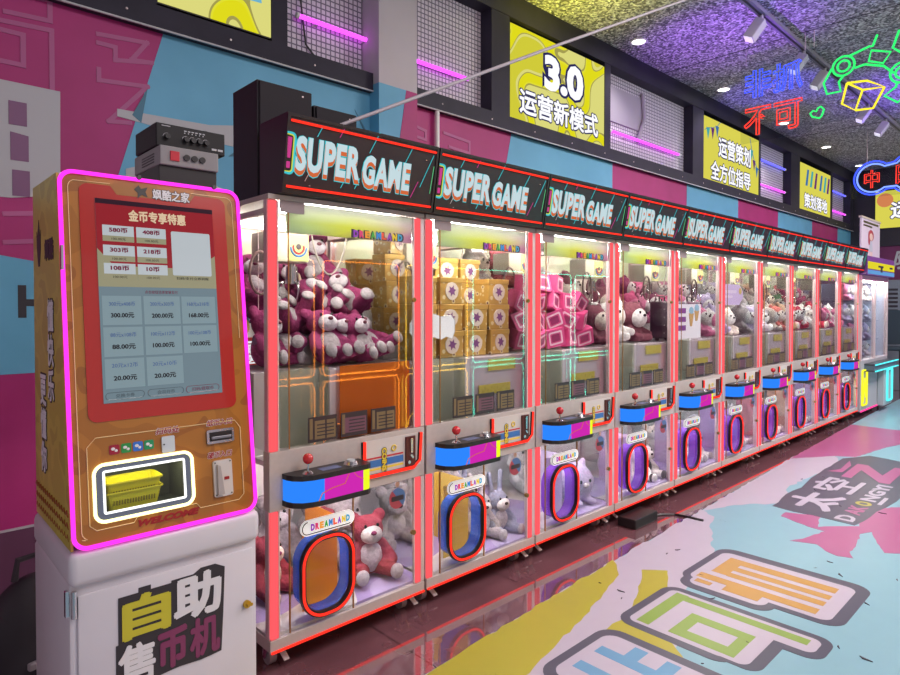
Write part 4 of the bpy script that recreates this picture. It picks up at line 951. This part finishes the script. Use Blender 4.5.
# pink boxes
pbm = noisy('box_pink', [(.3,(206,62,128)),(.7,(222,84,146))], 8, .4); pbl = pm('box_pink_line', (244,206,224), .4); pbd = pm('box_pink_dark', (150,44,100), .4)
def pink_box():
    g = G().box(-.07,.07,-.035,.035,-.055,.055,.004).build('pink_box', pbm)
    G().ring(rrect(-.05,.05,-.04,.04,.01,3), rrect(-.040,.040,-.030,.030,.008,3), -.0365, -.035).build('window_line', pbl, g); G().prism(rrect(-.03,.03,-.022,.022,.006,3), -.036, -.035).build('box_window', pbd, g)
    return g
pb0 = None
for L_i, (y, z0, nr) in enumerate(((.19,1.215,4),(.42,1.335,2),(.66,1.465,1))):
    for r_ in range(nr):
        nc = 5 if r_ < 3 else 3
        for c_ in range(nc):
            o = pink_box() if pb0 is None else copy_tree(pb0); pb0 = pb0 or o
            o.location = (WX(2,.10+.148*c_+(.07 if nc == 3 else 0)+rr.uniform(-.012,.012)), DM+y+.012*r_, z0+.108*r_+rr.uniform(-.006,.006)); o.rotation_euler = (rr.uniform(-.35,.35),rr.uniform(-.5,.5),rr.uniform(-.45,.45))
            tag(o, f'pink windowed box, {num[r_]} layer up, {num[c_]} from the gold boxes, {["front","middle","back"][L_i]} heap', 'box', 'pink boxes in the third machine')
plush('round','plush_doll',MT('white','white','cream'),'white plush doll on top of the pink boxes','plush above the pink boxes',(WX(2,.17),DM+.64,1.53),.2,.95)
plush('round','plush_doll',MT('maroon','white','cream'),'maroon plush doll on top of the pink boxes','plush above the pink boxes',(WX(2,.42),DM+.64,1.53),-.1,.95)
plush('round','plush_doll',MT('brown','white','white'),'brown plush doll with white face at far side above the pink boxes','plush above the pink boxes',(WX(2,.64),DM+.64,1.53),-.3,.9)
def heap(i, kinds, group, what, rng, scale=1., lay=((.255,1.147,4),(.46,1.268,4),(.68,1.394,4))):
    q = random.Random(rng); k = 0
    for li, (y, z, n) in enumerate(lay):
        for c_ in range(n):
            if abs(.145+.49*c_/(n-1)-.325) < .09 and li == 1: continue
            kind, name, mats, word = kinds[k % len(kinds)]; k += 1
            plush(kind, name, mats, f'{word}, {num[c_]} along {["front","middle","back"][li]} row {what}', group, (WX(i,.145+.49*c_/(n-1)+q.uniform(-.015,.015)),DM+y,z), q.uniform(-.6,.6), scale*q.uniform(.9,1.08), (q.uniform(-.25,.05),q.uniform(-.2,.2)))
R = lambda b, m, w: ('round','plush_doll',MT(b,m,m),w)
Bq = lambda b, m, w: ('bear','teddy_bear',MT(b,m,m),w)
heap(3, [R('brown','cream','brown plush doll'),R('white','cream','white plush doll'),R('brown','white','white-faced brown plush doll'),R('cream','brown','cream plush doll')], 'plush in the fourth machine','of the machine past the pink boxes', 3, 1.1, ((.255,1.147,3),(.46,1.268,3),(.68,1.394,3)))
heap(6, [R('grey','white','grey plush doll'),R('lilac','white','lilac plush doll'),Bq('palegrey','white','pale teddy bear')], 'plush in the seventh machine','of the machine after the lavender card', 5)
heap(7, [R('cream','white','cream plush doll'),R('coral','cream','coral plush doll'),Bq('tan','cream','tan teddy bear'),R('pinkish','white','pink plush doll')], 'plush in the eighth machine','of the cream and coral machine', 6)
heap(8, [R('red','white','red plush doll'),Bq('white','white','white teddy bear'),R('white','cream','white plush doll'),Bq('red','cream','red teddy bear'),R('green','white','green plush doll')], 'plush in the ninth machine','of the next-to-last claw machine', 7)
heap(9, [R('pinkish','white','pink plush doll'),R('rose','cream','rose plush doll'),Bq('white','pinkish','white teddy bear')], 'plush in the tenth machine','of the last claw machine', 8)
# suitcases and bits in the fifth machine
sc0 = None
for k, (x, c) in enumerate(((.17,(64,40,58)),(.40,(58,44,66)),(.62,(84,50,74)))):
    t = thing('toy_suitcase', ['dark toy suitcase nearest the brown plush machine','middle dark toy suitcase of three in a row','plum toy suitcase nearest the lavender card machine'][k], 'suitcase', (WX(4,x),DM+.20,1.147), 0, 'toy suitcases in the fifth machine')
    m_ = pm('case_%d' % k, c, .4); G().box(-.10,.10,-.05,.05,.02,.30,.018,3).build('shell', m_, t, smooth='auto')
    G().tube([(-.04,0,.30),(-.04,0,.335),(.04,0,.335),(.04,0,.30)], .006).build('handle', black, t); G().cyl((-.08,0,.012),(-.06,0,.012),.012).cyl((.06,0,.012),(.08,0,.012),.012).build('wheel', black, t)
    g = G()
    for j in range(4): g.ell((-.06,-.051,.06+j*.06),(.005,.002,.005),8,6)
    g.build('stud', silver, t)
heap(4, [R('rose','pinkish','rose plush doll'),R('pinkish','white','pink plush doll'),R('purple','white','purple plush doll')], 'plush in the fifth machine','behind the dark toy suitcases', 9, 1., ((.46,1.268,4),(.68,1.394,4)))
heap(5, [R('pinkish','white','pink plush doll'),R('white','pinkish','white plush doll'),R('lilac','white','lilac plush doll'),R('cream','white','cream plush doll')], 'plush in the sixth machine','behind the lavender tag card', 10)
# hanging cards
def card(name, label, poly, z, y, i, mat, extra):
    t = thing(name, label, 'card', (WX(i,0),DM+y,z)); G().prism(poly, -.002, .002).build('card_board', mat, t); extra(t)
    top = max(p[1] for p in poly); xs = [p[0] for p in poly]; xm = (min(xs)+max(xs))/2
    G().cyl((xm,0,top-.01),(xm,0,1.80-z),.0015,seg=6).build('hanging_thread', silver, t); return t
cw, clav = pm('card_white', (236,226,236), .5, 0, .12), pm('card_lavender', (204,178,220), .5, 0, .12)
def icec(t):
    g = G(); g.mi = 0
    for k in range(3): g.box(.04,.27,-.0032,-.002,.07+k*.065,.11+k*.065)
    g.build('card_stripes', pm('card_plum', (140,70,150), .5), t)
    G().prism([(.34,.10),(.37,.10),(.40,.20),(.32,.20)], -.004, -.002).prism([(.43,.14),(.46,.14),(.49,.22),(.41,.22)], -.004, -.002).build('cone', pm('cone_tan', (206,160,100), .5), t); G().ell((.36,-.003,.22),(.04,.002,.03),12,8).ell((.45,-.003,.24),(.04,.002,.03),12,8).build('scoop', pm('scoop_mint', (150,190,220), .5), t)
card('promotion_card','white card with plum stripes and ice cream cones, inside the glass',rrect(.02,.52,0,.27,.01,3),1.155,.06,4,cw,icec)
def tagp(t): G().box(.07,.40,-.0032,-.002,.10,.125).box(.07,.32,-.0032,-.002,.06,.08).build('card_stripes', pm('card_pale', (236,214,240), .5), t); G().ell((.48,-.003,.12),(.03,.002,.03),12,8).build('card_spot', pm('card_gold', (206,170,90), .5), t)
card('promotion_card','lavender tag-shaped card hanging in the sixth machine',[(.03,0),(.46,0),(.54,.06),(.54,.12),(.46,.175),(.03,.175)],1.42,.06,5,clav,tagp)
cloud = [(0,.02),(.02,.0),(.06,.01),(.09,-.012),(.13,.0),(.17,-.012),(.20,.0),(.235,-.01),(.25,.02),(.25,.07),(.23,.09),(.17,.085),(.12,.10),(.06,.09),(.02,.085),(0,.06)]
card('cloud_card','blank white cloud-shaped card between the bears and the gold boxes',[(x*1.15-.015,z*1.15) for x, z in cloud],1.26,.10,1,pm('card_blank', (246,244,246), .5, 0, .25),lambda t: G().tube([(x*1.15-.015,-.002,z*1.15) for x, z in cloud], .002, True, 4).build('card_rim', white, t))
def promo(t):
    G().prism(rrect(-.07,.075,0,.115,.01,3), -.004, -.002).build('red_patch', pm('promo_red', (206,66,44), .5, 0, .2), t); words('lettering', '品奖', .12, .055, swhite, t, TR((-.01,-.0045,.075)) @ RF, weight=.05, depth=.001); words('lettering', '送礼', .12, .04, swhite, t, TR((-.01,-.0045,.025)) @ RF, weight=.04, depth=.001)
    G().ell((-.06,-.003,.16),(.02,.001,.03),10,8).ell((.03,-.003,.16),(.014,.001,.04),10,8).build('yellow_print', pm('promo_yellow', (226,190,60), .5), t)
t = thing('promotion_card','red and white promotion card with yellow print, beside the kiosk top','card',(1.195,DM+.30,1.165)); G().prism([(-.07,.0),(.075,0),(.075,.13),(.06,.15),(.05,.215),(.02,.20),(.0,.23),(-.02,.17),(-.07,.18)], -.002, .002).build('card_board', pm('promo_white', (240,232,226), .5, 0, .15), t); promo(t); G().cyl((0,.0,.22),(0,.0,.63),.0015,seg=6).build('hanging_thread', silver, t)
# lower compartments
ZF = .1585
MAR = MT('maroon','palegrey','white','purple')
plush('bear','teddy_bear',MAR,'maroon teddy bear seated by the glass in the lowest bay beside the kiosk','plush in the lowest bay of the first machine',(WX(0,.62),DM+.20,ZF),-.25,.98,(-.1,0))
plush('bear','teddy_bear',MAR,'maroon teddy bear half hidden behind the seated one in the lowest bay','plush in the lowest bay of the first machine',(WX(0,.53),DM+.46,ZF),.1,1.0)
for k, (x, y) in enumerate(((.645,.44),(.62,.68),(.40,.68))):
    plush('bear','teddy_bear',MT('grey','palegrey','palegrey'),['grey teddy bear at the back of the lowest bay beside the kiosk','grey teddy bear by the far post of the lowest bay beside the kiosk','grey teddy bear deep in the far corner of the first lowest bay'][k],'plush in the lowest bay of the first machine',(WX(0,x),DM+y,ZF),-.2*k,1.05)
plush('bear','teddy_bear',MT('maroon','white','white','purple'),'maroon teddy bear behind the amber chute panel','plush in the lowest bay of the first machine',(WX(0,.18),DM+.36,ZF),.3,.9)
for k, (x, y, s) in enumerate(((.54,.18,.85),(.67,.17,.82),(.55,.40,1.05),(.66,.41,.95))):
    plush('rabbit','toy_rabbit',MT('bluegrey' if k % 2 else 'grey','palegrey','white'),['grey toy rabbit nearest the oval door under the gold boxes','blue-grey toy rabbit by the front glass under the gold boxes','grey toy rabbit standing behind under the gold boxes','blue-grey toy rabbit at the back corner under the gold boxes'][k],'toy rabbits in the second machine',(WX(1,x),DM+y,ZF),-.2+.15*k,s)
plush('ball','plush_ball',MT('lilac','palegrey','palegrey'),'huge round lilac plush in the lowest bay under the pink boxes','plush in the lowest bay of the third machine',(WX(2,.618),DM+.172,ZF+.004),-.2,.94)
plush('dog','toy_dog',MT('white','white','white'),'white toy dog lying behind the huge lilac plush','plush in the lowest bay of the third machine',(WX(2,.62),DM+.64,ZF+.004),-.2,1.05)
for k, (x, y, mt) in enumerate(((.56,.17,MT('white','white','white')),(.68,.18,MT('white','black','white')),(.54,.42,MT('white','white','cream')),(.65,.44,MT('palegrey','white','white')))):
    plush('dog','toy_dog',mt,['white toy dog nearest the oval door of the fourth machine','white toy dog with black patches by the front glass','cream-faced toy dog at the back of the fourth machine bay','pale grey toy dog in the far corner of the fourth machine bay'][k],'toy dogs in the fourth machine',(WX(3,x),DM+y,ZF),-.3+.2*k,.86)
for k, (x, y) in enumerate(((.16,.46),(.30,.62))): plush('bear','teddy_bear',MT('grey','palegrey','palegrey'),['grey teddy bear seen past the glass at the near side of the rabbit bay','grey teddy bear at the back near side of the rabbit bay'][k],'grey bears in the lowest bay of the second machine',(WX(1,x),DM+y,ZF),-.2,1.0)
for i in range(4, 10):
    for k, (x, y) in enumerate(((.55,.18),(.67,.19),(.56,.50))):
        kd, nm, w_ = (('bear','teddy_bear','teddy bear'),('dog','toy_dog','toy dog'))[(i+k) % 2]
        b = ('white','cream','palegrey')[(i*2+k) % 3]
        plush(kd, nm, MT(b,'white' if k != 1 else 'grey','white'), f'{dict(white="white",cream="cream",palegrey="pale grey")[b]} {w_} {["by the oval door","by the far post","at the back"][k]}, lowest bay, {ordn[i]} machine from kiosk', 'plush in the lowest bays down the row', (WX(i,x),DM+y,ZF), rr.uniform(-.5,.2), .86)

# ------------------------------------------------------------------ beyond the row: lit prize cabinet, banner, wall things
t = thing('prize_cabinet', 'glass prize cabinet with yellow and cyan neon outlines at the end of the row', 'prize cabinet', (9.05,2.12,0))
cy = em('neon_cyan', (90,240,245), 1.3); ye = em('neon_yellow', (240,236,50), 1.2)
G().box(0,1.35,0,.85,.08,.72,.005).build('lower_cabinet', pm('cabinet_grey', (176,170,178), .4), t)
G().box(0,1.35,-.004,.004,.075,.095).build('led_strip', em('led_pink_base', (255,70,150), 1.3), t)
G().box(0,1.35,0,.85,1.74,1.80).build('top_frame', pm('top_pink', (214,150,180), .4), t)
for x in (0,.66,1.31): G().box(x,x+.04,0,.04,.72,1.74).build('post', silver, t)
G().box(0,1.35,.82,.85,.72,1.74).build('back_panel', pm('back_bluegrey', (190,200,224), .4), t)
G().box(1.33,1.35,.04,.85,.72,1.74).build('side_panel', pm('back_bluegrey', (190,200,224), .4), t)
for z in (.95,1.2,1.47): G().box(.03,1.32,.1,.82,z,z+.01).build('shelf', clear('shelf_glass', (226,236,240), 1.), t)
G().box(.04,.66,.01,.015,.74,1.74).box(.70,1.31,.01,.015,.74,1.74).build('front_glass', glass, t)
G().box(.10,1.25,.04,.07,1.72,1.738).build('ceiling_lamp', lampw, t)
G().tube([(x,-.012,z) for x, z in rrect(.03,.24,.16,.60,.02,3)], .012, True, 6).build('neon_frame', ye, t); G().tube([(.08,-.012,.2),(.14,-.012,.5),(.19,-.012,.25)], .008).build('neon_mark', ye, t)
G().box(.80,1.22,-.08,.0,.08,.58,.01).build('column_stand', pm('stand_grey', (170,176,184), .4), t); G().tube([(x,-.092,z) for x, z in rrect(.92,1.18,.14,.56,.02,3)], .012, True, 6).build('neon_frame', cy, t)
G().box(.15,1.34,-.12,.02,.58,.60,.008).box(.15,1.34,-.12,.02,.66,.68,.008).build('console', pm('console_dark', (60,70,80), .4), t); G().box(.16,1.33,-.11,.0,.60,.66).build('console_panel', pm('console_blue', (90,110,130), .3), t)
G().tube([(.15,-.125,.59),(1.34,-.125,.59)], .010).tube([(.15,-.125,.67),(1.34,-.125,.67)], .010).build('neon_frame', cy, t)
hb = G().box(.0,1.38,-.06,.30,1.80,2.04,.005).build('header', pm('header_plum', (110,60,130), .4), t)
G().box(.01,1.37,-.064,-.06,1.88,1.97).build('header_band', em('header_yellow', (236,222,50), .85), hb); G().box(.01,1.37,-.064,-.06,1.815,1.865).build('header_band', em('header_blue', (110,170,230), .8), hb)
G().box(.5,.75,-.068,-.064,1.91,1.935).box(1.1,1.25,-.068,-.064,1.91,1.935).prism([(.62,1.85),(.70,1.85),(.70,1.91),(.62,1.91)], -.068, -.064).build('header_marks', dark, hb)
heapq = random.Random(2)
for r_, z in enumerate((.72,.961,1.211,1.481)):
    for k in range(4):
        b = heapq.choice(['white','palegrey','bluegrey','pinkish','lilac'])
        plush('round','plush_doll',MT(b,'white','white'),f'small plush doll, {num[k]} along the {["lowest","second","third","top"][r_]} shelf of the neon-outlined prize cabinet','plush on the prize cabinet shelves',(9.05+.2+.32*k,2.12+.26,z),heapq.uniform(-.5,.5),.85)
t = thing('standing_banner', 'white banner with a red-haired figure, standing on the neon-lit prize cabinet', 'banner', (10.02,2.36,2.042))
G().box(0,1.0,0,.02,0,.60).build('banner_sheet', pm('banner_white', (214,196,214), .6), t); G().box(-.02,1.02,-.01,.03,.595,.62).build('top_bar', silver, t)
g = G(); g.mi = 0
g.box(.10,.90,-.003,0,.535,.565); g.box(.10,.55,-.003,0,.49,.515)
g.mi = 1; g.ell((.50,-.002,.38),(.15,.003,.08),16,10).ell((.40,-.002,.32),(.05,.003,.08),12,8); g.mi = 2; g.ell((.50,-.004,.36),(.09,.003,.055),14,8); g.mi = 3; g.prism([(.41,.15),(.59,.15),(.56,.30),(.44,.30)], -.004, 0); g.mi = 2; g.box(.44,.48,-.004,0,.04,.15).box(.53,.57,-.004,0,.04,.15)
g.build('banner_print', [stick, pm('print_hair', (176,60,80), .5), pm('print_skin', (226,190,180), .5), pm('print_dress', (190,190,206), .5)], t)
t = thing('air_conditioner', 'grey louvred air conditioner unit by the end wall', 'air conditioner', (XE-.36,2.36,0))
G().box(0,.34,0,.75,0,1.85,.01).build('case', pm('ac_grey', (120,128,140), .5), t); g = G()
for k in range(7): g.box(-.004,0,.06,.69,1.25+k*.07,1.285+k*.07)
g.build('louvres', dark, t); G().box(-.004,0,.06,.69,1.02,1.08).build('name_strip', white, t)
t = thing('bar_chair', 'dark high-backed bar chair beyond the lit prize cabinet', 'chair', (11.5,2.36,0))
chm = pm('chair_teal', (44,58,70), .6)
g = G().box(.0,.40,-.2,.2,.72,.78,.02).build('seat', chm, t)
G().prism(rrect(-.2,.2,.80,1.35,.15,6), .36, .41, 'x').build('backrest', chm, t)
for x in (.03,.37):
    for y in (-.17,.17): G().cyl((x,y,.72),(x+(.05 if x > .2 else -.05),y*1.15,0),.014).build('leg', black, t)
# black bag behind the kiosk
t = thing('backpack', 'black padded bag with grey buckle on the floor behind the kiosk', 'bag', (.42,2.62,0), .3)
bg_ = pm('bag_black', (46,38,46), .7)
me = remeshed(lambda g: g.ell((0,0,.22),(.17,.12,.24),20,14).ell((0,-.10,.14),(.13,.06,.12),16,10).box(-.15,.15,-.08,.08,0,.06,.02), .018, 6); me.materials.append(bg_); link('bag_body', me, t)
G().tube([(-.06,0,.45),(-.05,0,.52),(.05,0,.52),(.06,0,.45)], .012).build('handle', bg_, t); G().box(-.10,-.02,-.175,-.155,.20,.225,.005).box(-.10,-.03,-.17,-.15,.15,.165,.004).build('buckle', pm('buckle_grey', (150,140,146), .5), t)
# adapter and cable under the fourth machine
t = thing('power_adapter', 'black power adapter box on the floor under the third claw machine', 'power adapter', (3.50,2.02,0)); G().box(0,.28,0,.13,.002,.062,.006).build('case', black, t); G().box(.28,.30,.04,.09,.02,.05).build('plug', pm('adapter_grey', (70,60,66), .5), t)
tag(G().tube([(3.80,2.08,.006),(3.88,2.05,.006),(3.95,1.99,.006),(3.96,1.90,.008),(3.965,1.80,.009)], .008).build('floor_cable', black), 'black cable crossing the floor strip by the power adapter', 'cable')

# ------------------------------------------------------------------ ceiling gear
def hx(p, x): return [(x,a,b) for a, b in p]
neon_b = em('neon_blue_sign', (62,86,255), 1.6); neon_r = em('neon_red_sign', (255,62,48), 1.4); neon_g = em('neon_green_sign', (50,235,110), 1.3); neon_y = em('neon_yellow_sign', (245,225,50), 1.3); neon_bl = em('neon_blue_light', (120,150,255), 1.6)
acr = clear('acrylic_board', (244,246,248), .6)
def hangers(t, x, spots):
    g = G()
    for y, z in spots: g.cyl((0,y,z),(0,y,ZC),.003,seg=6)
    g.build('hanging_wire', silver, t)
t = thing('neon_sign', 'blue and red neon lettering on a clear board under the ceiling', 'neon sign', (6,0,0))
G().box(.012,.018,1.80,2.40,2.93,3.66).build('acrylic_board', acr, t); hangers(t, 6, ((1.85,3.65),(2.35,3.65)))
def neon_text(s, w, h, M, mat, name, r=.009, parent=None):
    g = G()
    for lp in outlines(text(s, w, h, weight=.010, depth=0., single=True)):
        pts = [M @ p for p in lp]
        g.tube(pts, r, True, 5)
    return g.build(name, mat, parent)
neon_text('非抓', .49, .25, TR((-.004,2.115,3.46)) @ RX, neon_b, 'blue_neon_lettering', .0062, t); neon_text('不可', .49, .25, TR((-.004,2.115,3.115)) @ RX, neon_r, 'red_neon_lettering', .0062, t)
t = thing('neon_sign', 'green neon claw holding a yellow neon cube, with a small green heart', 'neon sign', (6,0,0))
G().box(.012,.018,.75,1.86,2.98,3.66).build('acrylic_board', acr, t); hangers(t, 6, ((.85,3.65),(1.78,3.65)))
def circ(c, r, n=20): return [(0,c[0]+r*math.cos(2*PI*k/n),c[1]+r*math.sin(2*PI*k/n)) for k in range(n)]
g = G()
for p in ([(1.643,3.427),(1.704,3.319),(1.678,3.222),(1.575,3.22),(1.59,3.303),(1.558,3.342)], [(1.512,3.499),(1.368,3.536),(1.351,3.528),(1.319,3.613)], [(1.476,3.387),(1.401,3.397),(1.272,3.347),(1.206,3.273)], [(1.172,3.604),(1.213,3.476),(1.165,3.429),(1.09,3.40)], [(1.183,3.196),(1.188,3.159),(1.266,3.107),(1.176,3.033),(1.134,3.068),(1.08,3.12),(1.09,3.19)]): g.tube(hx(p,0), .009, seg=6)
g.tube(hx([(1.36,3.498),(1.226,3.447),(1.277,3.371),(1.376,3.416)],0), .009, True, 6)
for c, r in (((1.556,3.427),.080),((1.556,3.427),.045),((1.149,3.265),.080),((1.149,3.265),.045)): g.tube(circ(c,r), .009, True, 6)
g.build('neon_claw', neon_g, t)
A, B, Cc, Dd, E_, Ff, Gg = (1.528,3.276),(1.386,3.259),(1.264,3.178),(1.416,3.191),(1.564,3.112),(1.466,3.035),(1.341,3.024)
g = G()
for p in ([A,B,Cc,Dd,A],[A,E_,Ff,Dd],[Ff,Gg,Cc]): g.tube(hx(p,-.004), .009, seg=6)
g.build('neon_cube', neon_y, t)
G().tube(hx([(1.806,3.085),(1.784,3.105),(1.758,3.092),(1.746,3.12),(1.721,3.126),(1.699,3.098),(1.714,3.05),(1.732,3.029),(1.789,3.053)],0), .008, True, 6).build('neon_heart', neon_g, t)
t = thing('neon_sign', 'blue neon cloud outline with red neon characters above the banner', 'neon sign', (10,0,0))
G().box(.02,.03,1.1,2.5,2.9,3.42).build('acrylic_board', acr, t); hangers(t, 10, ((1.5,3.3),(2.3,3.3)))
for d, mt in ((0,neon_b),(.035,neon_bl)):
    up = []
    cA, rA, cB, rB = (2.225,3.155), .225-d, (1.78,3.165), .27-d
    for k in range(21):
        a = math.radians(48)+math.radians(264)*k/20; up.append((0,cA[0]+ -rA*1.05*math.cos(a)*-1*-1, cA[1]+rA*math.sin(a)))
    g = G(); loop = []
    for k in range(21):
        a = math.radians(132)-math.radians(264)*k/20; loop.append((0,cA[0]+rA*math.cos(a),cA[1]+rA*math.sin(a)))
    for k in range(21):
        a = math.radians(-40)-math.radians(280)*k/20; loop.append((0,cB[0]+rB*math.cos(a),cB[1]+rB*math.sin(a)))
    g.tube(loop, .011, True, 6); g.build('neon_cloud', mt, t)
neon_text('中', .17, .24, TR((-.01,2.24,3.14)) @ RX, neon_r, 'red_neon_lettering', .0062, t); neon_text('日', .17, .24, TR((-.01,1.88,3.16)) @ RX, neon_r, 'red_neon_lettering', .0062, t)
# track and spot heads
trk = thing('lighting_track', 'grey ceiling track carrying the white spot heads', 'lighting track', (0,1.92,0)); G().box(2.0,12.2,-.03,.03,3.72,3.755).build('rail', pm('track_grey', (128,124,132), .4), trk); G().box(2.0,12.2,-.008,.008,3.716,3.72).build('groove', black, trk)
g = G()
for k in range(6): g.cyl((2.5+k*1.8,0,3.755),(2.5+k*1.8,0,ZC),.006,seg=8)
g.build('hanger', silver, trk)
spw = pm('spot_white', (176,170,176), .5)
s0 = None
for k, x in enumerate((5.2,6.2,6.80,8.38,9.2)):
    if s0 is None:
        s0 = o = thing('track_spotlight', 'x x x x', 'spotlight')
        M_ = Matrix.Rotation(.5,4,'X') @ Matrix.Rotation(.35,4,'Y')
        b_ = G().box(-.042,.042,-.042,.042,-.17,0,.008).build('lamp_body', spw, o, M_); G().box(-.034,.034,-.034,.034,-.174,-.169).build('lens', pm('spot_lens', (236,232,236), .3, 0, .6), b_); G().cyl((0,0,0),(0,0,.055),.012).box(-.03,.03,-.02,.02,.045,.06).build('bracket', spw, o)
    else: o = copy_tree(s0)
    o.location = (x,1.92,3.675); o['group'] = 'spot heads on the ceiling track'
    o['label'] = f'white track spot head, {num[k]} along the track, {["above the slogan sign","before the blue neon lettering","near the neon heart","under the neon cube","past the neon cube"][k]}'
# recessed downlights
dl = em('downlight_glow', (255,250,246), 6)
d0 = None
for k, x in enumerate((3.3,5.1,6.9,8.74,10.51,12.3)):
    if d0 is None:
        d0 = o = thing('downlight', 'x x x x', 'ceiling light'); G().ring([(.075*math.cos(a),.075*math.sin(a)) for a in [2*PI*q/24 for q in range(24)]], [(.058*math.cos(a),.058*math.sin(a)) for a in [2*PI*q/24 for q in range(24)]], -.008, 0, 'z').build('trim_ring', white, o); G().cyl((0,0,-.005),(0,0,-.001),.058,seg=24).build('diffuser', dl, o)
    else: o = copy_tree(d0)
    o.location = (x,2.94,ZC-.001); o['group'] = 'recessed ceiling lights along the window band'
    o['label'] = f'round recessed ceiling light, {num[k]} along the window band from the kiosk'
tag(G().tube([(1.36,2.20,2.12),(1.42,2.18,2.15),(2.6,1.95,2.75),(4.0,1.85,3.45),(4.62,1.80,3.795)], .008).build('hanging_cable', pm('cable_pale', (186,176,186), .4), smooth=True), 'pale cable stretched from the first header up to the ceiling', 'cable')

# ------------------------------------------------------------------ facing row, seen in the glass
fo = [em('neon_orange_bright', (255,150,50), 15), em('neon_yellow_bright', (250,200,60), 14), em('neon_mint_bright', (60,240,200), 12)]
fbody = pm('facing_cabinet', (70,62,74), .5)
f0 = None
for k in range(6):
    mt = fo[(0,0,1,2,2,2)[k]]
    if f0 is None:
        f0 = o = thing('neon_game_cabinet', 'x x x x', 'game cabinet', (0,0,0))
        G().box(.01,1.04,-.6,0,.02,1.95,.01).build('body', fbody, o)
        G().tube([(x,.012,z) for x, z in rrect(.05,1.0,.72,1.86,.05,4)], .0075, True, 6).build('neon_frame', fo[0], o)
        G().tube([(x,.012,z) for x, z in [(.05,.04),(.05,.60),(.08,.66),(.97,.66),(1.0,.60),(1.0,.04)]], .0075, False, 6).build('neon_frame', fo[0], o)
        G().tube([(.20+.13*math.cos(a),.012,.08+.15*math.sin(a)) for a in [PI*q/12 for q in range(13)]], .0075, False, 6).build('neon_arch', fo[0], o)
        G().box(.12,.93,.002,.006,.8,1.78).build('window_pane', pm('facing_window', (60,54,66), .15), o)
    else: o = copy_tree(f0)
    o.location = (2.17+1.05*k+1.05, -1.02, 0); o.rotation_euler = (0,0,0); o['group'] = 'neon-outlined game cabinets facing the claw machines'
    o['label'] = f'{("orange","orange","yellow","mint","mint","mint")[k]} neon-outlined game cabinet facing the claw machines, {num[k]} from the kiosk side'
    for ch in o.children:
        if ch.name.startswith('neon'): ch.material_slots[0].link = 'OBJECT'; ch.material_slots[0].material = mt
    o.location.x = 2.17+1.05*k

# ------------------------------------------------------------------ light
w = bpy.data.worlds.new('world'); SC.world = w; w.use_nodes = True
w.node_tree.nodes['Background'].inputs[0].default_value = (*lin((232,222,228)),1); w.node_tree.nodes['Background'].inputs[1].default_value = .62
def area(name, loc, aim, sx, sy, power, rgb=(255,246,244)):
    l = bpy.data.lights.new(name, 'AREA'); l.shape = 'RECTANGLE'; l.size = sx; l.size_y = sy; l.energy = power; l.color = lin(rgb)
    o = bpy.data.objects.new(name, l); COL.objects.link(o); o.location = loc
    o.rotation_euler = (V(aim)-V(loc)).to_track_quat('-Z','Y').to_euler(); return o
def spot(name, loc, aim, power, rgb, ang, blend=.8, rad=.05):
    l = bpy.data.lights.new(name, 'SPOT'); l.energy = power; l.color = lin(rgb); l.spot_size = math.radians(ang); l.spot_blend = blend; l.shadow_soft_size = rad
    o = bpy.data.objects.new(name, l); COL.objects.link(o); o.location = loc
    o.rotation_euler = (V(aim)-V(loc)).to_track_quat('-Z','Y').to_euler(); return o
area('hall_light', (2.0,-.8,3.7), (2.2,-.6,0), 2.4, 1.2, 95)
area('hall_light', (5.5,.0,3.7), (5.6,.4,0), 3, 1.2, 170)
area('hall_light', (9.5,.0,3.7), (9.5,.4,0), 3, 1.2, 150)
for x in (5.1,6.9,8.74,10.51): spot('downlight_beam', (x,2.94,3.77), (x,2.9,0), 25, (255,248,244), 110)
spot('violet_wash', (5.3,2.2,2.6), (5.6,2.35,3.8), 90, (150,70,240), 80); spot('violet_wash', (8.2,1.3,2.6), (8.4,1.3,3.8), 130, (140,80,250), 100); spot('violet_wash', (4.6,.9,2.7), (4.9,1.2,3.8), 90, (110,80,255), 80)  # added spots with no fixture, for violet patches on the ceiling
spot('violet_wash', (7.2,2.4,2.7), (7.4,2.5,3.8), 70, (110,70,255), 70); spot('yellow_wash', (3.7,2.6,2.9), (3.9,2.7,3.8), 80, (240,240,60), 90)  # likewise added: violet and yellow ceiling glow, no fixtures

SC.view_settings.view_transform = 'Standard'; SC.view_settings.look = 'None'; SC.view_settings.exposure = .1; SC.view_settings.gamma = 1; SC.view_settings.use_curve_mapping = False
SC.cycles.max_bounces = 8; SC.cycles.transparent_max_bounces = 24; SC.cycles.diffuse_bounces = 3; SC.cycles.glossy_bounces = 3; SC.cycles.sample_clamp_indirect = 6
SC.cycles.caustics_reflective = False; SC.cycles.caustics_refractive = False
